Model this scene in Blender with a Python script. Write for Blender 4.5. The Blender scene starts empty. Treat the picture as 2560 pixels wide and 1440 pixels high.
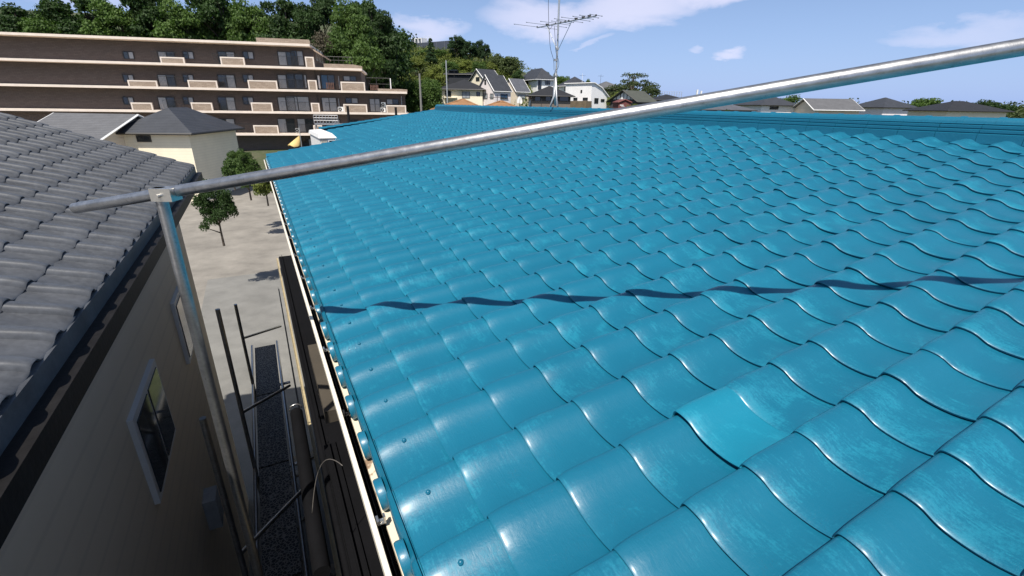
import bpy, math, random
import numpy as np
from mathutils import Vector, Matrix, noise as mnoise
random.seed(7); rng=np.random.default_rng(7)
sc=bpy.context.scene
COL=sc.collection
# ------------------------------------------------------------------ camera
FPX=1169.8
CR=Vector((0.99987545,0.00577023,0.01468957)); CU=Vector((-0.01578223,0.36556987,0.93065009)); CF=Vector((0,0.93076602,-0.3656154))
cam=bpy.data.cameras.new('camera'); camo=bpy.data.objects.new('camera',cam); COL.objects.link(camo)
camo.matrix_world=Matrix(((CR.x,CU.x,-CF.x,0),(CR.y,CU.y,-CF.y,0),(CR.z,CU.z,-CF.z,0),(0,0,0,1)))
cam.sensor_width=36; cam.lens=36*FPX/2560; cam.clip_start=0.05; cam.clip_end=6000
sc.camera=camo
# ------------------------------------------------------------------ light
SUN_AZ,SUN_EL=math.radians(-164),math.radians(58)
S=Vector((math.sin(SUN_AZ)*math.cos(SUN_EL),math.cos(SUN_AZ)*math.cos(SUN_EL),math.sin(SUN_EL)))
sl=bpy.data.lights.new('sun','SUN'); sl.energy=4.9; sl.angle=math.radians(0.55); sl.color=(1,0.95,0.87)
so=bpy.data.objects.new('sun',sl); COL.objects.link(so); so.rotation_euler=S.to_track_quat('Z','Y').to_euler(); so.location=(0,0,60)
w=bpy.data.worlds.new('World'); sc.world=w; w.use_nodes=True
sc.view_settings.view_transform='Standard'; sc.view_settings.look='None'; sc.view_settings.exposure=0.3; sc.view_settings.gamma=1

class NT:
    def __init__(s,tree): s.t=tree; s.n=tree.nodes; s.l=tree.links
    def new(s,typ,**k):
        n=s.n.new(typ)
        for a,b in k.items(): setattr(n,a,b)
        return n
    def link(s,a,b): s.l.new(a,b)
    def setin(s,inp,v):
        if isinstance(v,(int,float,tuple,list)): inp.default_value=v
        else: s.l.new(v,inp)
    def math(s,op,a,b=0.0,c=0.0,clamp=False):
        n=s.new('ShaderNodeMath',operation=op,use_clamp=clamp)
        for i,v in enumerate((a,b,c)): s.setin(n.inputs[i],v)
        return n.outputs[0]
    def noise(s,vec,scale,detail=3,rough=.5,dist=0):
        n=s.new('ShaderNodeTexNoise'); n.inputs['Scale'].default_value=scale; n.inputs['Detail'].default_value=detail
        n.inputs['Roughness'].default_value=rough; n.inputs['Distortion'].default_value=dist
        if vec is not None: s.link(vec,n.inputs['Vector'])
        return n.outputs['Fac']
    def ramp(s,fac,stops):
        n=s.new('ShaderNodeValToRGB'); cr=n.color_ramp
        while len(cr.elements)<len(stops): cr.elements.new(.5)
        for e,(p,c) in zip(cr.elements,stops): e.position=p; e.color=(c,c,c,1) if isinstance(c,(int,float)) else (*c,1)
        s.setin(n.inputs[0],fac); return n.outputs[0]
    def mix(s,fac,a,b,blend='MIX'):
        n=s.new('ShaderNodeMix',data_type='RGBA',blend_type=blend)
        s.setin(n.inputs[0],fac)
        for i,v in ((6,a),(7,b)):
            s.setin(n.inputs[i],(*v,1) if isinstance(v,tuple) and len(v)==3 else v)
        return n.outputs[2]
    def mapping(s,vec,scale=(1,1,1),rot=(0,0,0),loc=(0,0,0)):
        n=s.new('ShaderNodeMapping'); n.inputs['Scale'].default_value=scale; n.inputs['Rotation'].default_value=rot; n.inputs['Location'].default_value=loc
        s.link(vec,n.inputs['Vector']); return n.outputs[0]

# sky with procedural clouds placed by direction
W_=NT(w.node_tree); W_.n.clear()
sky=W_.new('ShaderNodeTexSky',sky_type='NISHITA',sun_disc=False,sun_elevation=SUN_EL,sun_rotation=SUN_AZ,air_density=1.0,dust_density=1.2,ozone_density=3.0,altitude=50)
bg=W_.new('ShaderNodeBackground'); out=W_.new('ShaderNodeOutputWorld')
tc=W_.new('ShaderNodeTexCoord'); gen=tc.outputs['Generated']
sep=W_.new('ShaderNodeSeparateXYZ'); W_.link(gen,sep.inputs[0])
az=W_.math('ARCTAN2',sep.outputs[0],sep.outputs[1]); el=W_.math('ARCSINE',sep.outputs[2])
nz=W_.noise(W_.mapping(gen,(1,1,3.0)),5.0,5,.55,.3); nz2=W_.noise(W_.mapping(gen,(1,1,2.2)),16.0,5,.6)
def wob(v,n,amp): return W_.math('ADD',v,W_.math('MULTIPLY',W_.math('SUBTRACT',n,.5),amp))
azw=wob(az,nz2,.05); elw=wob(wob(el,nz,.10),nz2,.035)
masks=[]
def blob(a,e,ra,re,slope=0,strength=1.0,soft=.55):
    da=W_.math('SUBTRACT',azw,a); de=W_.math('SUBTRACT',W_.math('SUBTRACT',elw,e),W_.math('MULTIPLY',da,slope))
    q=W_.math('ADD',W_.math('POWER',W_.math('ABSOLUTE',W_.math('DIVIDE',da,ra)),2.0),W_.math('POWER',W_.math('ABSOLUTE',W_.math('DIVIDE',de,re)),2.0))
    m=W_.math('SUBTRACT',1.0,q,clamp=True); m=W_.math('MULTIPLY',W_.math('SMOOTH_MIN',W_.math('DIVIDE',m,1.0),.9,.4),strength,clamp=True); masks.append(m)
R_=math.radians
blob(R_(3.5),R_(8.5),R_(8),R_(2.1),.0,.85)
blob(R_(12),R_(9.5),R_(9),R_(1.8),.10,.9)
blob(R_(20.5),R_(11.0),R_(9),R_(1.7),.14,.95)
blob(R_(33),R_(14),R_(14),R_(2.6),.1,.8)
blob(R_(-9.5),R_(7.3),R_(4.5),R_(1.3),0,.75)
blob(R_(22.2),R_(5.1),R_(1.6),R_(.65),0,.8)
blob(R_(18.8),R_(5.4),R_(.8),R_(.4),0,.45)
blob(R_(8.2),R_(6.3),R_(2.6),R_(.32),.35,.4)
blob(R_(40),R_(6.5),R_(6),R_(1.0),.05,.5)
blob(R_(-38),R_(9),R_(9),R_(2),.05,.6)
m=masks[0]
for k in masks[1:]: m=W_.math('MAXIMUM',m,k)
gz_=W_.ramp(el,[(0.0,.80),(0.06,.66),(0.18,.42),(0.5,.0)])
skyc=W_.mix(W_.math('MULTIPLY',gz_,.72),sky.outputs[0],(5.2,7.8,15.0))
skyc=W_.mix(W_.math('MULTIPLY',m,.82),skyc,(10.2,9.9,12.0))
W_.link(skyc,bg.inputs[0]); bg.inputs[1].default_value=0.074; W_.link(bg.outputs[0],out.inputs[0])

# ------------------------------------------------------------------ materials
def mat(name,color=(.5,.5,.5),rough=.6,metal=0,fn=None,**kw):
    m=bpy.data.materials.new(name); m.use_nodes=True; t=NT(m.node_tree); b=t.n['Principled BSDF']
    b.inputs['Base Color'].default_value=(*color,1); b.inputs['Roughness'].default_value=rough; b.inputs['Metallic'].default_value=metal
    for k,v in kw.items(): b.inputs[k.replace('_',' ')].default_value=v
    if fn: fn(t,b)
    return m
def bump(t,b,h,strength=.3,dist=.01):
    n=t.new('ShaderNodeBump'); n.inputs['Strength'].default_value=strength; n.inputs['Distance'].default_value=dist
    t.link(h,n.inputs['Height']); t.link(n.outputs[0],b.inputs['Normal'])
def objc(t): return t.new('ShaderNodeTexCoord').outputs['Object']
def mottled(c,var=.25,scale=3,rough=.7,bs=.15,bd=.01,fine=40):
    def fn(t,b):
        o=objc(t); n=t.noise(o,scale,5,.6); n2=t.noise(o,fine,3,.6)
        f=t.math('ADD',t.math('MULTIPLY',n,.7),t.math('MULTIPLY',n2,.3))
        a=tuple(x*(1-var) for x in c); bb=tuple(min(1,x*(1+var)) for x in c)
        t.link(t.ramp(f,[(.3,a),(.7,bb)]),b.inputs['Base Color']); bump(t,b,n2,bs,bd)
    return fn
def M_(name,c,rough=.7,var=.2,scale=2,metal=0,bs=.15,bd=.01,fine=40): return mat(name,c,rough,metal,mottled(c,var,scale,rough,bs,bd,fine))

def paintfn(c1,c2,c3,patch=.5):
    def fn(t,b):
        o=objc(t)
        at=t.new('ShaderNodeAttribute',attribute_name='tint').outputs['Fac']
        at2=t.new('ShaderNodeAttribute',attribute_name='tint2').outputs['Fac']
        wv=t.new('ShaderNodeCombineXYZ')
        t.link(t.math('MULTIPLY',at,7.0),wv.inputs[0]); t.link(t.math('MULTIPLY',at2,9.0),wv.inputs[1])
        ov=t.new('ShaderNodeVectorMath',operation='ADD'); t.link(o,ov.inputs[0]); t.link(wv.outputs[0],ov.inputs[1]); o2=ov.outputs[0]
        ed=t.new('ShaderNodeAttribute',attribute_name='edge').outputs['Fac']
        big=t.noise(o2,7.5,4,.6,.6)            # uneven coats
        str_=t.noise(t.mapping(o2,(120,14,20)),1.0,4,.7,.5)   # brush marks along the eave direction
        strx=t.noise(t.mapping(o2,(12,95,20)),1.0,3,.6,.4)
        fine=t.noise(o2,125,4,.75)
        k=t.math('ADD',t.math('MULTIPLY',big,.42),t.math('ADD',t.math('MULTIPLY',str_,.28),t.math('MULTIPLY',fine,.30)))
        k=t.math('ADD',k,t.math('ADD',t.math('MULTIPLY',t.math('SUBTRACT',at,.5),.07),t.math('MULTIPLY',ed,.055)))
        f=t.ramp(k,[(.53,0.0),(.62,1.0)])
        base=t.mix(t.ramp(at2,[(0,0.0),(1,1.0)]),c1,c3)
        col=t.mix(t.math('MULTIPLY',f,patch),base,c2)
        dk=t.noise(o,1.3,3,.5); col=t.mix(t.math('MULTIPLY',t.ramp(dk,[(.35,1.0),(.6,0.0)]),.22),col,tuple(x*.72 for x in c1))
        t.link(col,b.inputs['Base Color'])
        r=t.math('ADD',.36,t.math('ADD',t.math('MULTIPLY',str_,.18),t.math('MULTIPLY',f,.10)))
        t.link(r,b.inputs['Roughness'])
        h=t.math('ADD',t.math('MULTIPLY',fine,.5),t.math('ADD',t.math('MULTIPLY',str_,.6),t.math('MULTIPLY',strx,.25)))
        h=t.math('ADD',h,t.math('MULTIPLY',t.noise(o,38,3,.6),.9))
        bump(t,b,h,.5,.0024)
        b.inputs['Specular IOR Level'].default_value=.42; b.inputs['Coat Weight'].default_value=.5; b.inputs['Coat Roughness'].default_value=.27
    return fn
PAINT=mat('turquoise_roof_paint',(.02,.2,.36),.3,0,paintfn((.0052,.130,.216),(.0105,.232,.335),(.0066,.139,.226),.60))
PAINT_B=mat('bright_turquoise_paint',(.02,.3,.47),.3,0,paintfn((.0065,.185,.285),(.012,.26,.37),(.0075,.19,.29),.7))
GALV=None
def galvfn(t,b):
    o=objc(t); n=t.noise(o,22,5,.7); n2=t.noise(t.mapping(o,(3,90,90)),1,3,.6); n3=t.noise(o,160,3,.7)
    sp=t.ramp(t.noise(o,48,4,.75),[(.60,0.0),(.72,1.0)])
    col=t.ramp(t.math('ADD',t.math('MULTIPLY',n,.6),t.math('MULTIPLY',n2,.4)),[(.3,(.34,.34,.34)),(.7,(.58,.58,.58))])
    t.link(t.mix(t.math('MULTIPLY',sp,.55),col,(.12,.12,.115)),b.inputs['Base Color'])
    t.link(t.math('ADD',.27,t.math('MULTIPLY',n,.18)),b.inputs['Roughness'])
    bump(t,b,t.math('ADD',n,t.math('MULTIPLY',n3,.5)),.2,.0012)
GALV=mat('galvanised_steel',(.6,.6,.6),.35,.92,galvfn)
CREAM=mat('cream_trim',(.68,.62,.5),.45,0,mottled((.78,.72,.6),.12,9,.5,.1,.003))
def flashfn(t,b):
    o=objc(t); n=t.ramp(t.noise(o,9,4,.6,.4),[(.60,0.0),(.66,1.0)])
    t.link(t.mix(n,(.78,.68,.52),(.30,.20,.13)),b.inputs['Base Color'])
FLASH=mat('weathered_cream_flashing',(.7,.62,.5),.5,0,flashfn)
DARKM=M_('dark_brown_metal',(.016,.015,.015),.5,.4,6)
BLACKM=M_('black_metal_sheet',(.004,.004,.005),.8,.4,4)
BEIGE=M_('beige_trim',(.45,.37,.22),.5,.25,5)
WALLC=M_('cream_render_wall',(.74,.68,.54),.8,.08,2)
CHROME=mat('zinc_bracket',(.62,.6,.56),.3,.9)
CONC=M_('concrete',(.19,.185,.17),.85,.25,1.2)
for _m in (BLACKM,DARKM): _m.node_tree.nodes['Principled BSDF'].inputs['Specular IOR Level'].default_value=.15
DIRT=M_('ground_soil',(.10,.085,.06),.95,.5,.3,bs=.5,bd=.05,fine=4)
ASPH=M_('asphalt',(.05,.05,.052),.9,.3,1)
TIN=mat('dull_aluminium',(.34,.34,.35),.45,.5)
HOLE=M_('dark_interior',(.01,.01,.012),.5,.2,1)
GLASS=mat('window_glass',(.02,.028,.036),.06,0,None,Specular_IOR_Level=.8)
CURT=M_('pale_curtain_behind_glass',(.34,.36,.38),.25,.15,8)
BLUEC=M_('blue_curtain_behind_glass',(.04,.09,.16),.2,.2,8)
FRAME=mat('dark_window_frame',(.03,.028,.027),.5); FRAMEW=mat('white_window_frame',(.75,.75,.75),.5)
WHITE=M_('white_paint',(.80,.79,.77),.5,.05,3)

# ------------------------------------------------------------------ object helpers
def setp(o,label=None,cat=None,group=None,kind=None):
    for k,v in (('label',label),('category',cat),('group',group),('kind',kind)):
        if v: o[k]=v
    return o
def Root(name,loc,rotz=0,label=None,cat=None,group=None):
    o=bpy.data.objects.new(name,None); COL.objects.link(o); o.empty_display_size=.3
    o.matrix_world=Matrix.Translation(Vector(loc))@Matrix.Rotation(rotz,4,'Z')
    o['_']=0; del o['_']
    return setp(o,label,cat,group)
def rmat(root):   # matrix of a top-level root
    return root.matrix_basis.copy()
def newobj(name,V,F,material,parent=None,smooth=False,angle=None,mats=None,fm=None):
    me=bpy.data.meshes.new(name)
    if isinstance(V,np.ndarray): V=V.tolist()
    if isinstance(F,np.ndarray): F=F.tolist()
    me.from_pydata(V,[],F)
    if mats:
        for x in mats: me.materials.append(x)
        if fm is not None: me.polygons.foreach_set('material_index',fm)
    elif material: me.materials.append(material)
    if smooth: me.polygons.foreach_set('use_smooth',[True]*len(me.polygons))
    me.validate(clean_customdata=False); me.update()
    if smooth and angle: me.set_sharp_from_angle(angle=angle)
    o=bpy.data.objects.new(name,me); COL.objects.link(o)
    if parent: o.parent=parent
    return o
class MB:
    """collects shapes (in the parent's local coordinates) and links them as ONE mesh"""
    def __init__(s): s.V=[]; s.F=[]
    def add(s,V,F):
        k=len(s.V); s.V+= [tuple(v) for v in V]; s.F+=[tuple(i+k for i in f) for f in F]
    def box(s,x0,x1,y0,y1,z0,z1,M=None):
        V=[Vector((x,y,z)) for z in (z0,z1) for y in (y0,y1) for x in (x0,x1)]
        if M is not None: V=[M@v for v in V]
        s.add(V,[(0,2,3,1),(4,5,7,6),(0,1,5,4),(2,6,7,3),(0,4,6,2),(1,3,7,5)])
        return s
    def tube(s,pts,r,n=8,cap=True,r2=None):
        pts=[Vector(p) for p in pts]; N=len(pts); rings=[]
        for i,p in enumerate(pts):
            d=(pts[min(i+1,N-1)]-pts[max(i-1,0)]).normalized()
            a=Vector((0,0,1)) if abs(d.z)<.9 else Vector((1,0,0))
            u=d.cross(a).normalized(); v=d.cross(u)
            rr=r if r2 is None else r+(r2-r)*i/(N-1)
            rings.append([p+rr*(math.cos(2*math.pi*k/n)*u+math.sin(2*math.pi*k/n)*v) for k in range(n)])
        V=[v for ring in rings for v in ring]; F=[]
        for i in range(N-1):
            for k in range(n): F.append((i*n+k,i*n+(k+1)%n,(i+1)*n+(k+1)%n,(i+1)*n+k))
        if cap: F.append(tuple(range(n))[::-1]); F.append(tuple((N-1)*n+k for k in range(n)))
        s.add(V,F); return s
    def prism(s,poly,y0,y1,M=None):
        """polygon in x,z extruded along y"""
        n=len(poly); V=[Vector((a,y,c)) for y in (y0,y1) for a,c in poly]
        if M is not None: V=[M@v for v in V]
        F=[tuple(range(n)),tuple(range(2*n-1,n-1,-1))]+[(i,i+n,(i+1)%n+n,(i+1)%n) for i in range(n)]
        s.add(V,F); return s
    def quad(s,*v): s.add(v,[tuple(range(len(v)))]); return s
    def build(s,name,m,parent=None,smooth=False,angle=None): return newobj(name,s.V,s.F,m,parent,smooth,angle)
def ray(x,y): return CF+(x-1280)/FPX*CR-(y-720)/FPX*CU
def W(x,y,Y):  # point seen at photo pixel x,y at world distance Y in front of the camera
    d=ray(x,y); return d*(Y/d.y)
def sstep(a,b,x):
    t=max(0,min(1,(x-a)/(b-a))); return t*t*(3-2*t)
def gz(X,Y):
    z=-7+4*sstep(45,92,Y)+3*sstep(92,125,Y)
    z-= 3.5*sstep(25,70,X)*sstep(40,100,Y)
    z+= 13.5*sstep(96,160,Y+.15*(-X))*sstep(30,-14,X)
    z+= 7*sstep(68,118,Y+.25*(-X-20))*sstep(-24,-48,X)
    z+= mnoise.noise(Vector((X*.05,Y*.05,0)))*.6*sstep(30,60,Y)
    return z
def lp(root,v): return rmat(root).inverted()@Vector(v)

# ------------------------------------------------------------------ terrain
xs=np.concatenate([np.linspace(-3000,-160,10),np.linspace(-140,140,71),np.linspace(160,3000,10)])
ys=np.concatenate([np.linspace(-600,-20,6),np.linspace(-10,260,70),np.linspace(300,4500,14)])
V=[];F=[]
for j,y in enumerate(ys):
    for i,x in enumerate(xs):
        z=gz(x,y) if (abs(x)<=160 and y<=300) else gz(max(-160,min(160,x)),min(y,300))
        if y>300: z=z*max(0,1-(y-300)/400)-8*min(1,(y-300)/400)
        V.append((x,y,z))
nx=len(xs)
for j in range(len(ys)-1):
    for i in range(nx-1): F.append((j*nx+i,j*nx+i+1,(j+1)*nx+i+1,(j+1)*nx+i))
def terrfn(t,b):
    o=objc(t); n=t.noise(o,.12,6,.65); n2=t.noise(o,2.5,4,.7)
    t.link(t.ramp(t.math('ADD',t.math('MULTIPLY',n,.6),t.math('MULTIPLY',n2,.4)),[(.35,(.03,.045,.018)),(.5,(.06,.075,.03)),(.65,(.10,.09,.06))]),b.inputs['Base Color']); bump(t,b,n2,.6,.2)
setp(newobj('ground',V,F,mat('grassy_ground',(.06,.07,.03),.95,0,terrfn),None,True),kind='structure')

# ------------------------------------------------------------------ the tiled roof house
NH=Vector((0.88186706,0.47149813,0)); EV=Vector((-0.47149813,0.88186706,0)); SV=Vector((0.86978853,0.46504024,0.16494087)); NV=Vector((-0.14545592,-0.07776931,0.98630346))
P5,P6,P7,EXPO,TW=1.11164,0.930706,2.220252,0.2347387,0.265
house=Root('tiled_roof_house',tuple(NH*4+EV*6+Vector((0,0,-7))),math.atan2(NH.y,NH.x),'low pitched house under the big turquoise painted tile roof filling the foreground','house')
HM=rmat(house); HI=HM.inverted()
# roof frame: x up the slope, y along the eave away from camera, z off the roof plane; origin at lattice point
ORG=-P5*NV+P6*SV+P7*EV
RM=Matrix(((SV.x,EV.x,NV.x,ORG.x),(SV.y,EV.y,NV.y,ORG.y),(SV.z,EV.z,NV.z,ORG.z),(0,0,0,1)))
RMI=RM.inverted()
def roofpart(o): o.parent=house; o.matrix_basis=HI@RM; return o
def hpart(o): o.parent=house; return o      # vertices already house-local
def HH(l,y,z): return HI@(NH*l+EV*y+Vector((0,0,z)))  # camera-foot coordinates -> house local
PT=[(-.075,-.034),(-.066,-.021),(-.052,-.010),(-.034,-.0032),(-.012,0.0),(.03,.0012),(.075,.0010),(.115,-.0004),(.150,-.0019),(.185,-.0044),(.225,-.0088),(.265,-.0152),(.31,-.0226),(.355,-.0286),(.41,-.0336),(.48,-.0376),(.56,-.0400),(.64,-.0411),(.72,-.0408),(.80,-.0388),(.87,-.0352),(.945,-.0302),(.985,-.0277)]
TH=.019
# along the slope: (a, extra h) top side, then front face, then underside
AL=[(.262,0),(.19,0),(.12,.0002),(.080,.0003),(.058,-.0005),(.040,-.0021),(.024,-.0046),(.011,-.0074),(.003,-.0100),(.0,-.0125),(.0024,-.0180),(.005,-.0212),(.03,-.0212)]
def tilemesh(cells,wave=0.0):
    nT=len(PT); nA=len(AL); V=[];F=[];T1=[];T2=[]
    pt=np.array(PT); al=np.array(AL); k=0
    quads=[]
    for a in range(nA-1):
        for b in range(nT-1): quads.append((a*nT+b,a*nT+b+1,(a+1)*nT+b+1,(a+1)*nT+b))
    quads=np.array(quads)
    for (c,j) in cells:
        jit=rng.normal(0,1,6); tl=jit[0]*.0011; rot=jit[1]*.0035; da=jit[2]*.0016; dy=jit[3]*.0009; lift=abs(jit[4])*.0011; sc_=1+jit[5]*.02
        tt=pt[:,0][None,:].repeat(nA,0); hh=pt[:,1][None,:].repeat(nA,0)*sc_
        aa=al[:,0][:,None].repeat(nT,1); ex=al[:,1][:,None].repeat(nT,1)
        X=c*EXPO+aa+da+rot*(tt-.4)
        Yc=(-(j+.03+tt)*TW)+dy
        # droop of the tile towards its covered end
        H=hh+ex-.0222*(aa/EXPO)+lift+tl*(tt-.5)
        if c<=-3.5 or c==3.13: H=H-.020*(1-np.clip(aa/EXPO,0,1))
        V.append(np.stack([X,Yc,H],-1).reshape(-1,3)); F.append(quads+k); k+=nT*nA
        r1,r2=rng.random(2); T1.append(np.full(nT*nA,r1)); T2.append(np.full(nT*nA,r2))
    V=np.concatenate(V);F=np.concatenate(F)
    if wave:
        V[:,2]+=.004*np.sin(V[:,1]*.9+1)+.003*np.sin(V[:,0]*1.7+.5)*np.sin(V[:,1]*.55)
    global EDGE
    e1=np.clip(1-al[:,0]/.055,0,1)[:,None].repeat(nT,1)*np.where((pt[:,0]>.05)&(pt[:,0]<.6),1,.25)[None,:]
    EDGE=np.tile(e1.reshape(-1),len(cells))
    return V,F,np.concatenate(T1),np.concatenate(T2)
def tint(o,t1,t2):
    ee=np.zeros(len(t1)); ee[:min(len(EDGE),len(t1))]=EDGE[:len(t1)]
    for n,t in (('tint',t1),('tint2',t2),('edge',ee)):
        a=o.data.attributes.new(n,'FLOAT','POINT'); a.data.foreach_set('value',t.astype(np.float32))
NEAR=13; NOTCH=-36; FAR=-52; TOPC=19; EC=-3.93
cells=[(c,j) for c in range(-3,TOPC) for j in range(FAR,NEAR) if (j>=NOTCH or c>=4) and (c,j)!=(0,5)]
V,F,t1,t2=tilemesh(cells,1)
o=newobj('tile_field',V,F,PAINT,None,True,math.radians(50)); tint(o,t1,t2); roofpart(o)
o['label']='courses of S-shaped turquoise painted roof tiles'
V,F,t1,t2=tilemesh([(0,5)]); V[:,2]+=.007
o=newobj('roof_tile',V,F,PAINT_B,None,True,math.radians(50)); tint(o,t1,t2); roofpart(o); o['label']='one brighter, smoother turquoise tile sitting proud of the rest'
# eave course with hanging aprons and round discs
def eavecourse(c0,js,name):
    V,F,t1,t2=tilemesh([(c0,j) for j in js])
    V=V.tolist();F=F.tolist();t1=t1.tolist();t2=t2.tolist()
    drop=Vector(RMI.to_3x3()@Vector((0,0,-1)))  # straight down in roof coordinates
    for j in js:
        r1,r2=rng.random(2); k=len(V); nT=len(PT)
        for q,(d,off) in enumerate(((-.012,0.008),(.004,-.0012),(.010,-.0045),(.030,-.006),(.052,-.005),(.055,.004),(.05,.012),(.0,.016))):
            for (t,h) in PT:
                t=min(max(t,-.045),.955); x=c0*EXPO-.001+off; y=-(j+.03+t)*TW
                dd=d*(1-.5*max(0,1-abs(t)/.3)-.45*max(0,(t-.8)/.2))
                V.append([x+drop.x*dd,y,max(h,-.041)-.003-.020+drop.z*dd])
                t1.append(r1*.6);t2.append(r2)
        for a in range(7):
            for b in range(nT-1): F.append([k+a*nT+b,k+a*nT+b+1,k+(a+1)*nT+b+1,k+(a+1)*nT+b])
        # disc
        n=28; cy=-(j+.03+.68)*TW; cz=-.100; rr=.053; k=len(V)
        prof=[(-.001,rr-.002),(-.022,rr),(-.0285,rr-.0030),(-.0295,rr-.007),(-.0265,rr-.010),(-.0265,rr*.45),(-.030,rr*.25),(-.030,0.0001)]
        for (x,r) in prof:
            for i in range(n):
                an=2*math.pi*i/n; V.append([c0*EXPO+x-.004,cy+r*math.cos(an),cz+r*math.sin(an)]); t1.append(r1);t2.append(r2)
        for a in range(len(prof)-1):
            for i in range(n): F.append([k+a*n+i,k+a*n+(i+1)%n,k+(a+1)*n+(i+1)%n,k+(a+1)*n+i])
    o=newobj(name,V,F,PAINT,None,True,math.radians(40)); tint(o,np.array(t1),np.array(t2)); return roofpart(o)
eavecourse(EC,range(NOTCH,NEAR),'eave_tiles')
eavecourse(3.13,range(FAR,NOTCH),'eave_tiles')
# screws on the eave tiles
for j in range(-14,9):
    b=MB(); cx=EC*EXPO+.107; cy=-(j+.03+.24)*TW; cz=-.0205*.107/EXPO-.0110-.020*(1-.107/EXPO)
    b.tube([(cx,cy,cz-.004),(cx,cy,cz+.0025)],.0082,12); 
    n=12;V=[]
    for q,(r,z) in enumerate(((.0062,.0025),(.0058,.0052),(.0035,.0072),(.0006,.0078))):
        V+=[(cx+r*math.cos(2*math.pi*i/n),cy+r*math.sin(2*math.pi*i/n),cz+z) for i in range(n)]
    b.add(V,[(a*n+i,a*n+(i+1)%n,(a+1)*n+(i+1)%n,(a+1)*n+i) for a in range(3) for i in range(n)])
    roofpart(b.build('screw',PAINT,None,True,math.radians(50)))
# verge tiles: a raised row with a hanging side board, along both gable edges
def verge(y,c0,c1,name,up=0.0):
    b=MB(); k=0; c=c0
    while c<c1:
        x0=c*EXPO; x1=(c+1.12)*EXPO
        rise=lambda x:up*max(0,1-(x-c0*EXPO)/((c1-c0)*EXPO))**1.5
        prof=[(-.15,-.03),(-.10,.004),(-.03,.016),(.03,.012),(.05,-.004),(.052,-.11),(.03,-.11),(.03,-.02)]
        V=[]
        for x,dz in ((x0,0.0),(x1,-.016)):
            for (yy,h) in prof: V.append((x,y+yy,h+dz+rise(x)+.004))
        n=len(prof)
        b.add(V,[tuple(range(n)),tuple(range(2*n-1,n-1,-1))]+[(i,(i+1)%n,(i+1)%n+n,i+n) for i in range(n)])
        c+=1
    return roofpart(b.build(name,PAINT,None,True,math.radians(35)))
verge(-(FAR)*TW+.01,3.1,TOPC+.6,'verge_tiles',.075)
verge(-(NOTCH)*TW+.01,EC,3.4,'verge_tiles',.0)
# main ridge
def roofbox(b,x0,x1,y0,y1,z0,z1): b.box(x0,x1,y0,y1,z0,z1)
RX=(TOPC+.12)*EXPO; ry0=-NEAR*TW-2; ry1=-FAR*TW+.06
ROT=Matrix.Rotation(-math.asin(SV.z),4,'Y')  # keeps the ridge upright: roof frame leans by the pitch
def ridgepoly(b,poly,y0,y1): b.prism([( (Matrix.Rotation(math.asin(SV.z),3,'Y')@Vector((x,0,z))).x+RX,(Matrix.Rotation(math.asin(SV.z),3,'Y')@Vector((x,0,z))).z) for x,z in poly],y0,y1)
b=MB()
for k,(x0,z0,z1) in enumerate(((.0,-.06,.026),(.018,.029,.060),(.036,.063,.094),(.050,.097,.107))):
    y=ry0
    while y<ry1:
        L=.30; j=rng.normal(0,.0012)
        xr=.30-x0
        ridgepoly(b,[(x0+j,z0),(x0-.004+j,z0+.006),(x0-.004+j,z1-.004),(x0+.004+j,z1),(xr,z1),(xr,z0)],y+.0015,min(y+L-.0015,ry1)); y+=L
rb=roofpart(b.build('ridge',PAINT,None,False)); rb['label']='stacked flat ridge courses in turquoise paint'
b=MB(); y=ry0
while y<ry1-.02:
    L=.265; N=12; pts=[]
    for yy,dr in ((y,.0),(y+L*.86,.0),(y+L*.87,.006),(y+L+.004,.006)):
        pts.append([( (Matrix.Rotation(math.asin(SV.z),3,'Y')@Vector((.150-(.060+dr)*math.cos(math.pi*i/N),0,.104+(.052+dr)*math.sin(math.pi*i/N)))),yy) for i in range(N+1)])
    Vv=[(v.x+RX,min(yy,ry1+.02),v.z) for ring in pts for v,yy in ring]
    b.add(Vv,[(a*(N+1)+i,a*(N+1)+i+1,(a+1)*(N+1)+i+1,(a+1)*(N+1)+i) for a in range(3) for i in range(N)]); y+=L
cap=b.build('ridge_cap',PAINT,None,True,math.radians(40)); cap.parent=rb
# end ornament
b=MB(); c=Matrix.Rotation(math.asin(SV.z),3,'Y')@Vector((.150,0,.062)); n=28
V=[]
for yy,r in ((ry1-.02,.085),(ry1+.04,.098),(ry1+.07,.098),(ry1+.078,.09),(ry1+.07,.075),(ry1+.07,.001)):
    V+=[(RX+c.x+r*math.cos(2*math.pi*i/n),yy,c.z+r*math.sin(2*math.pi*i/n)) for i in range(n)]
b.add(V,[(a*n+i,a*n+(i+1)%n,(a+1)*n+(i+1)%n,(a+1)*n+i) for a in range(5) for i in range(n)])
en=b.build('ridge_end_tile',PAINT,None,True,math.radians(40)); en.parent=rb
# roof deck under the tiles and the far slope
b=MB(); xe=EC*EXPO+.03; xn=3.13*EXPO+.03
b.box(xe,RX+.15,-NEAR*TW-.5,-NOTCH*TW-.05,-.14,-.092); b.box(xn,RX+.148,-NOTCH*TW-.05,-FAR*TW,-.141,-.093)
roofpart(b.build('roof_deck',DARKM))
b=MB(); pz=[Vector((RX+.2,y,z)) for y,z in ((-NEAR*TW-.5,-.0),(-FAR*TW,-.0))]
dn=RMI.to_3x3()@(NH*5.2+Vector((0,0,-.98)))
q=[pz[0],pz[1],pz[1]+dn,pz[0]+dn]; t_=Vector((0,0,-.06)); b.add(q+[v+t_ for v in q],[(0,3,2,1),(4,5,6,7),(0,1,5,4),(1,2,6,5),(2,3,7,6),(3,0,4,7)])
roofpart(b.build('far_roof_slope',PAINT))
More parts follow.
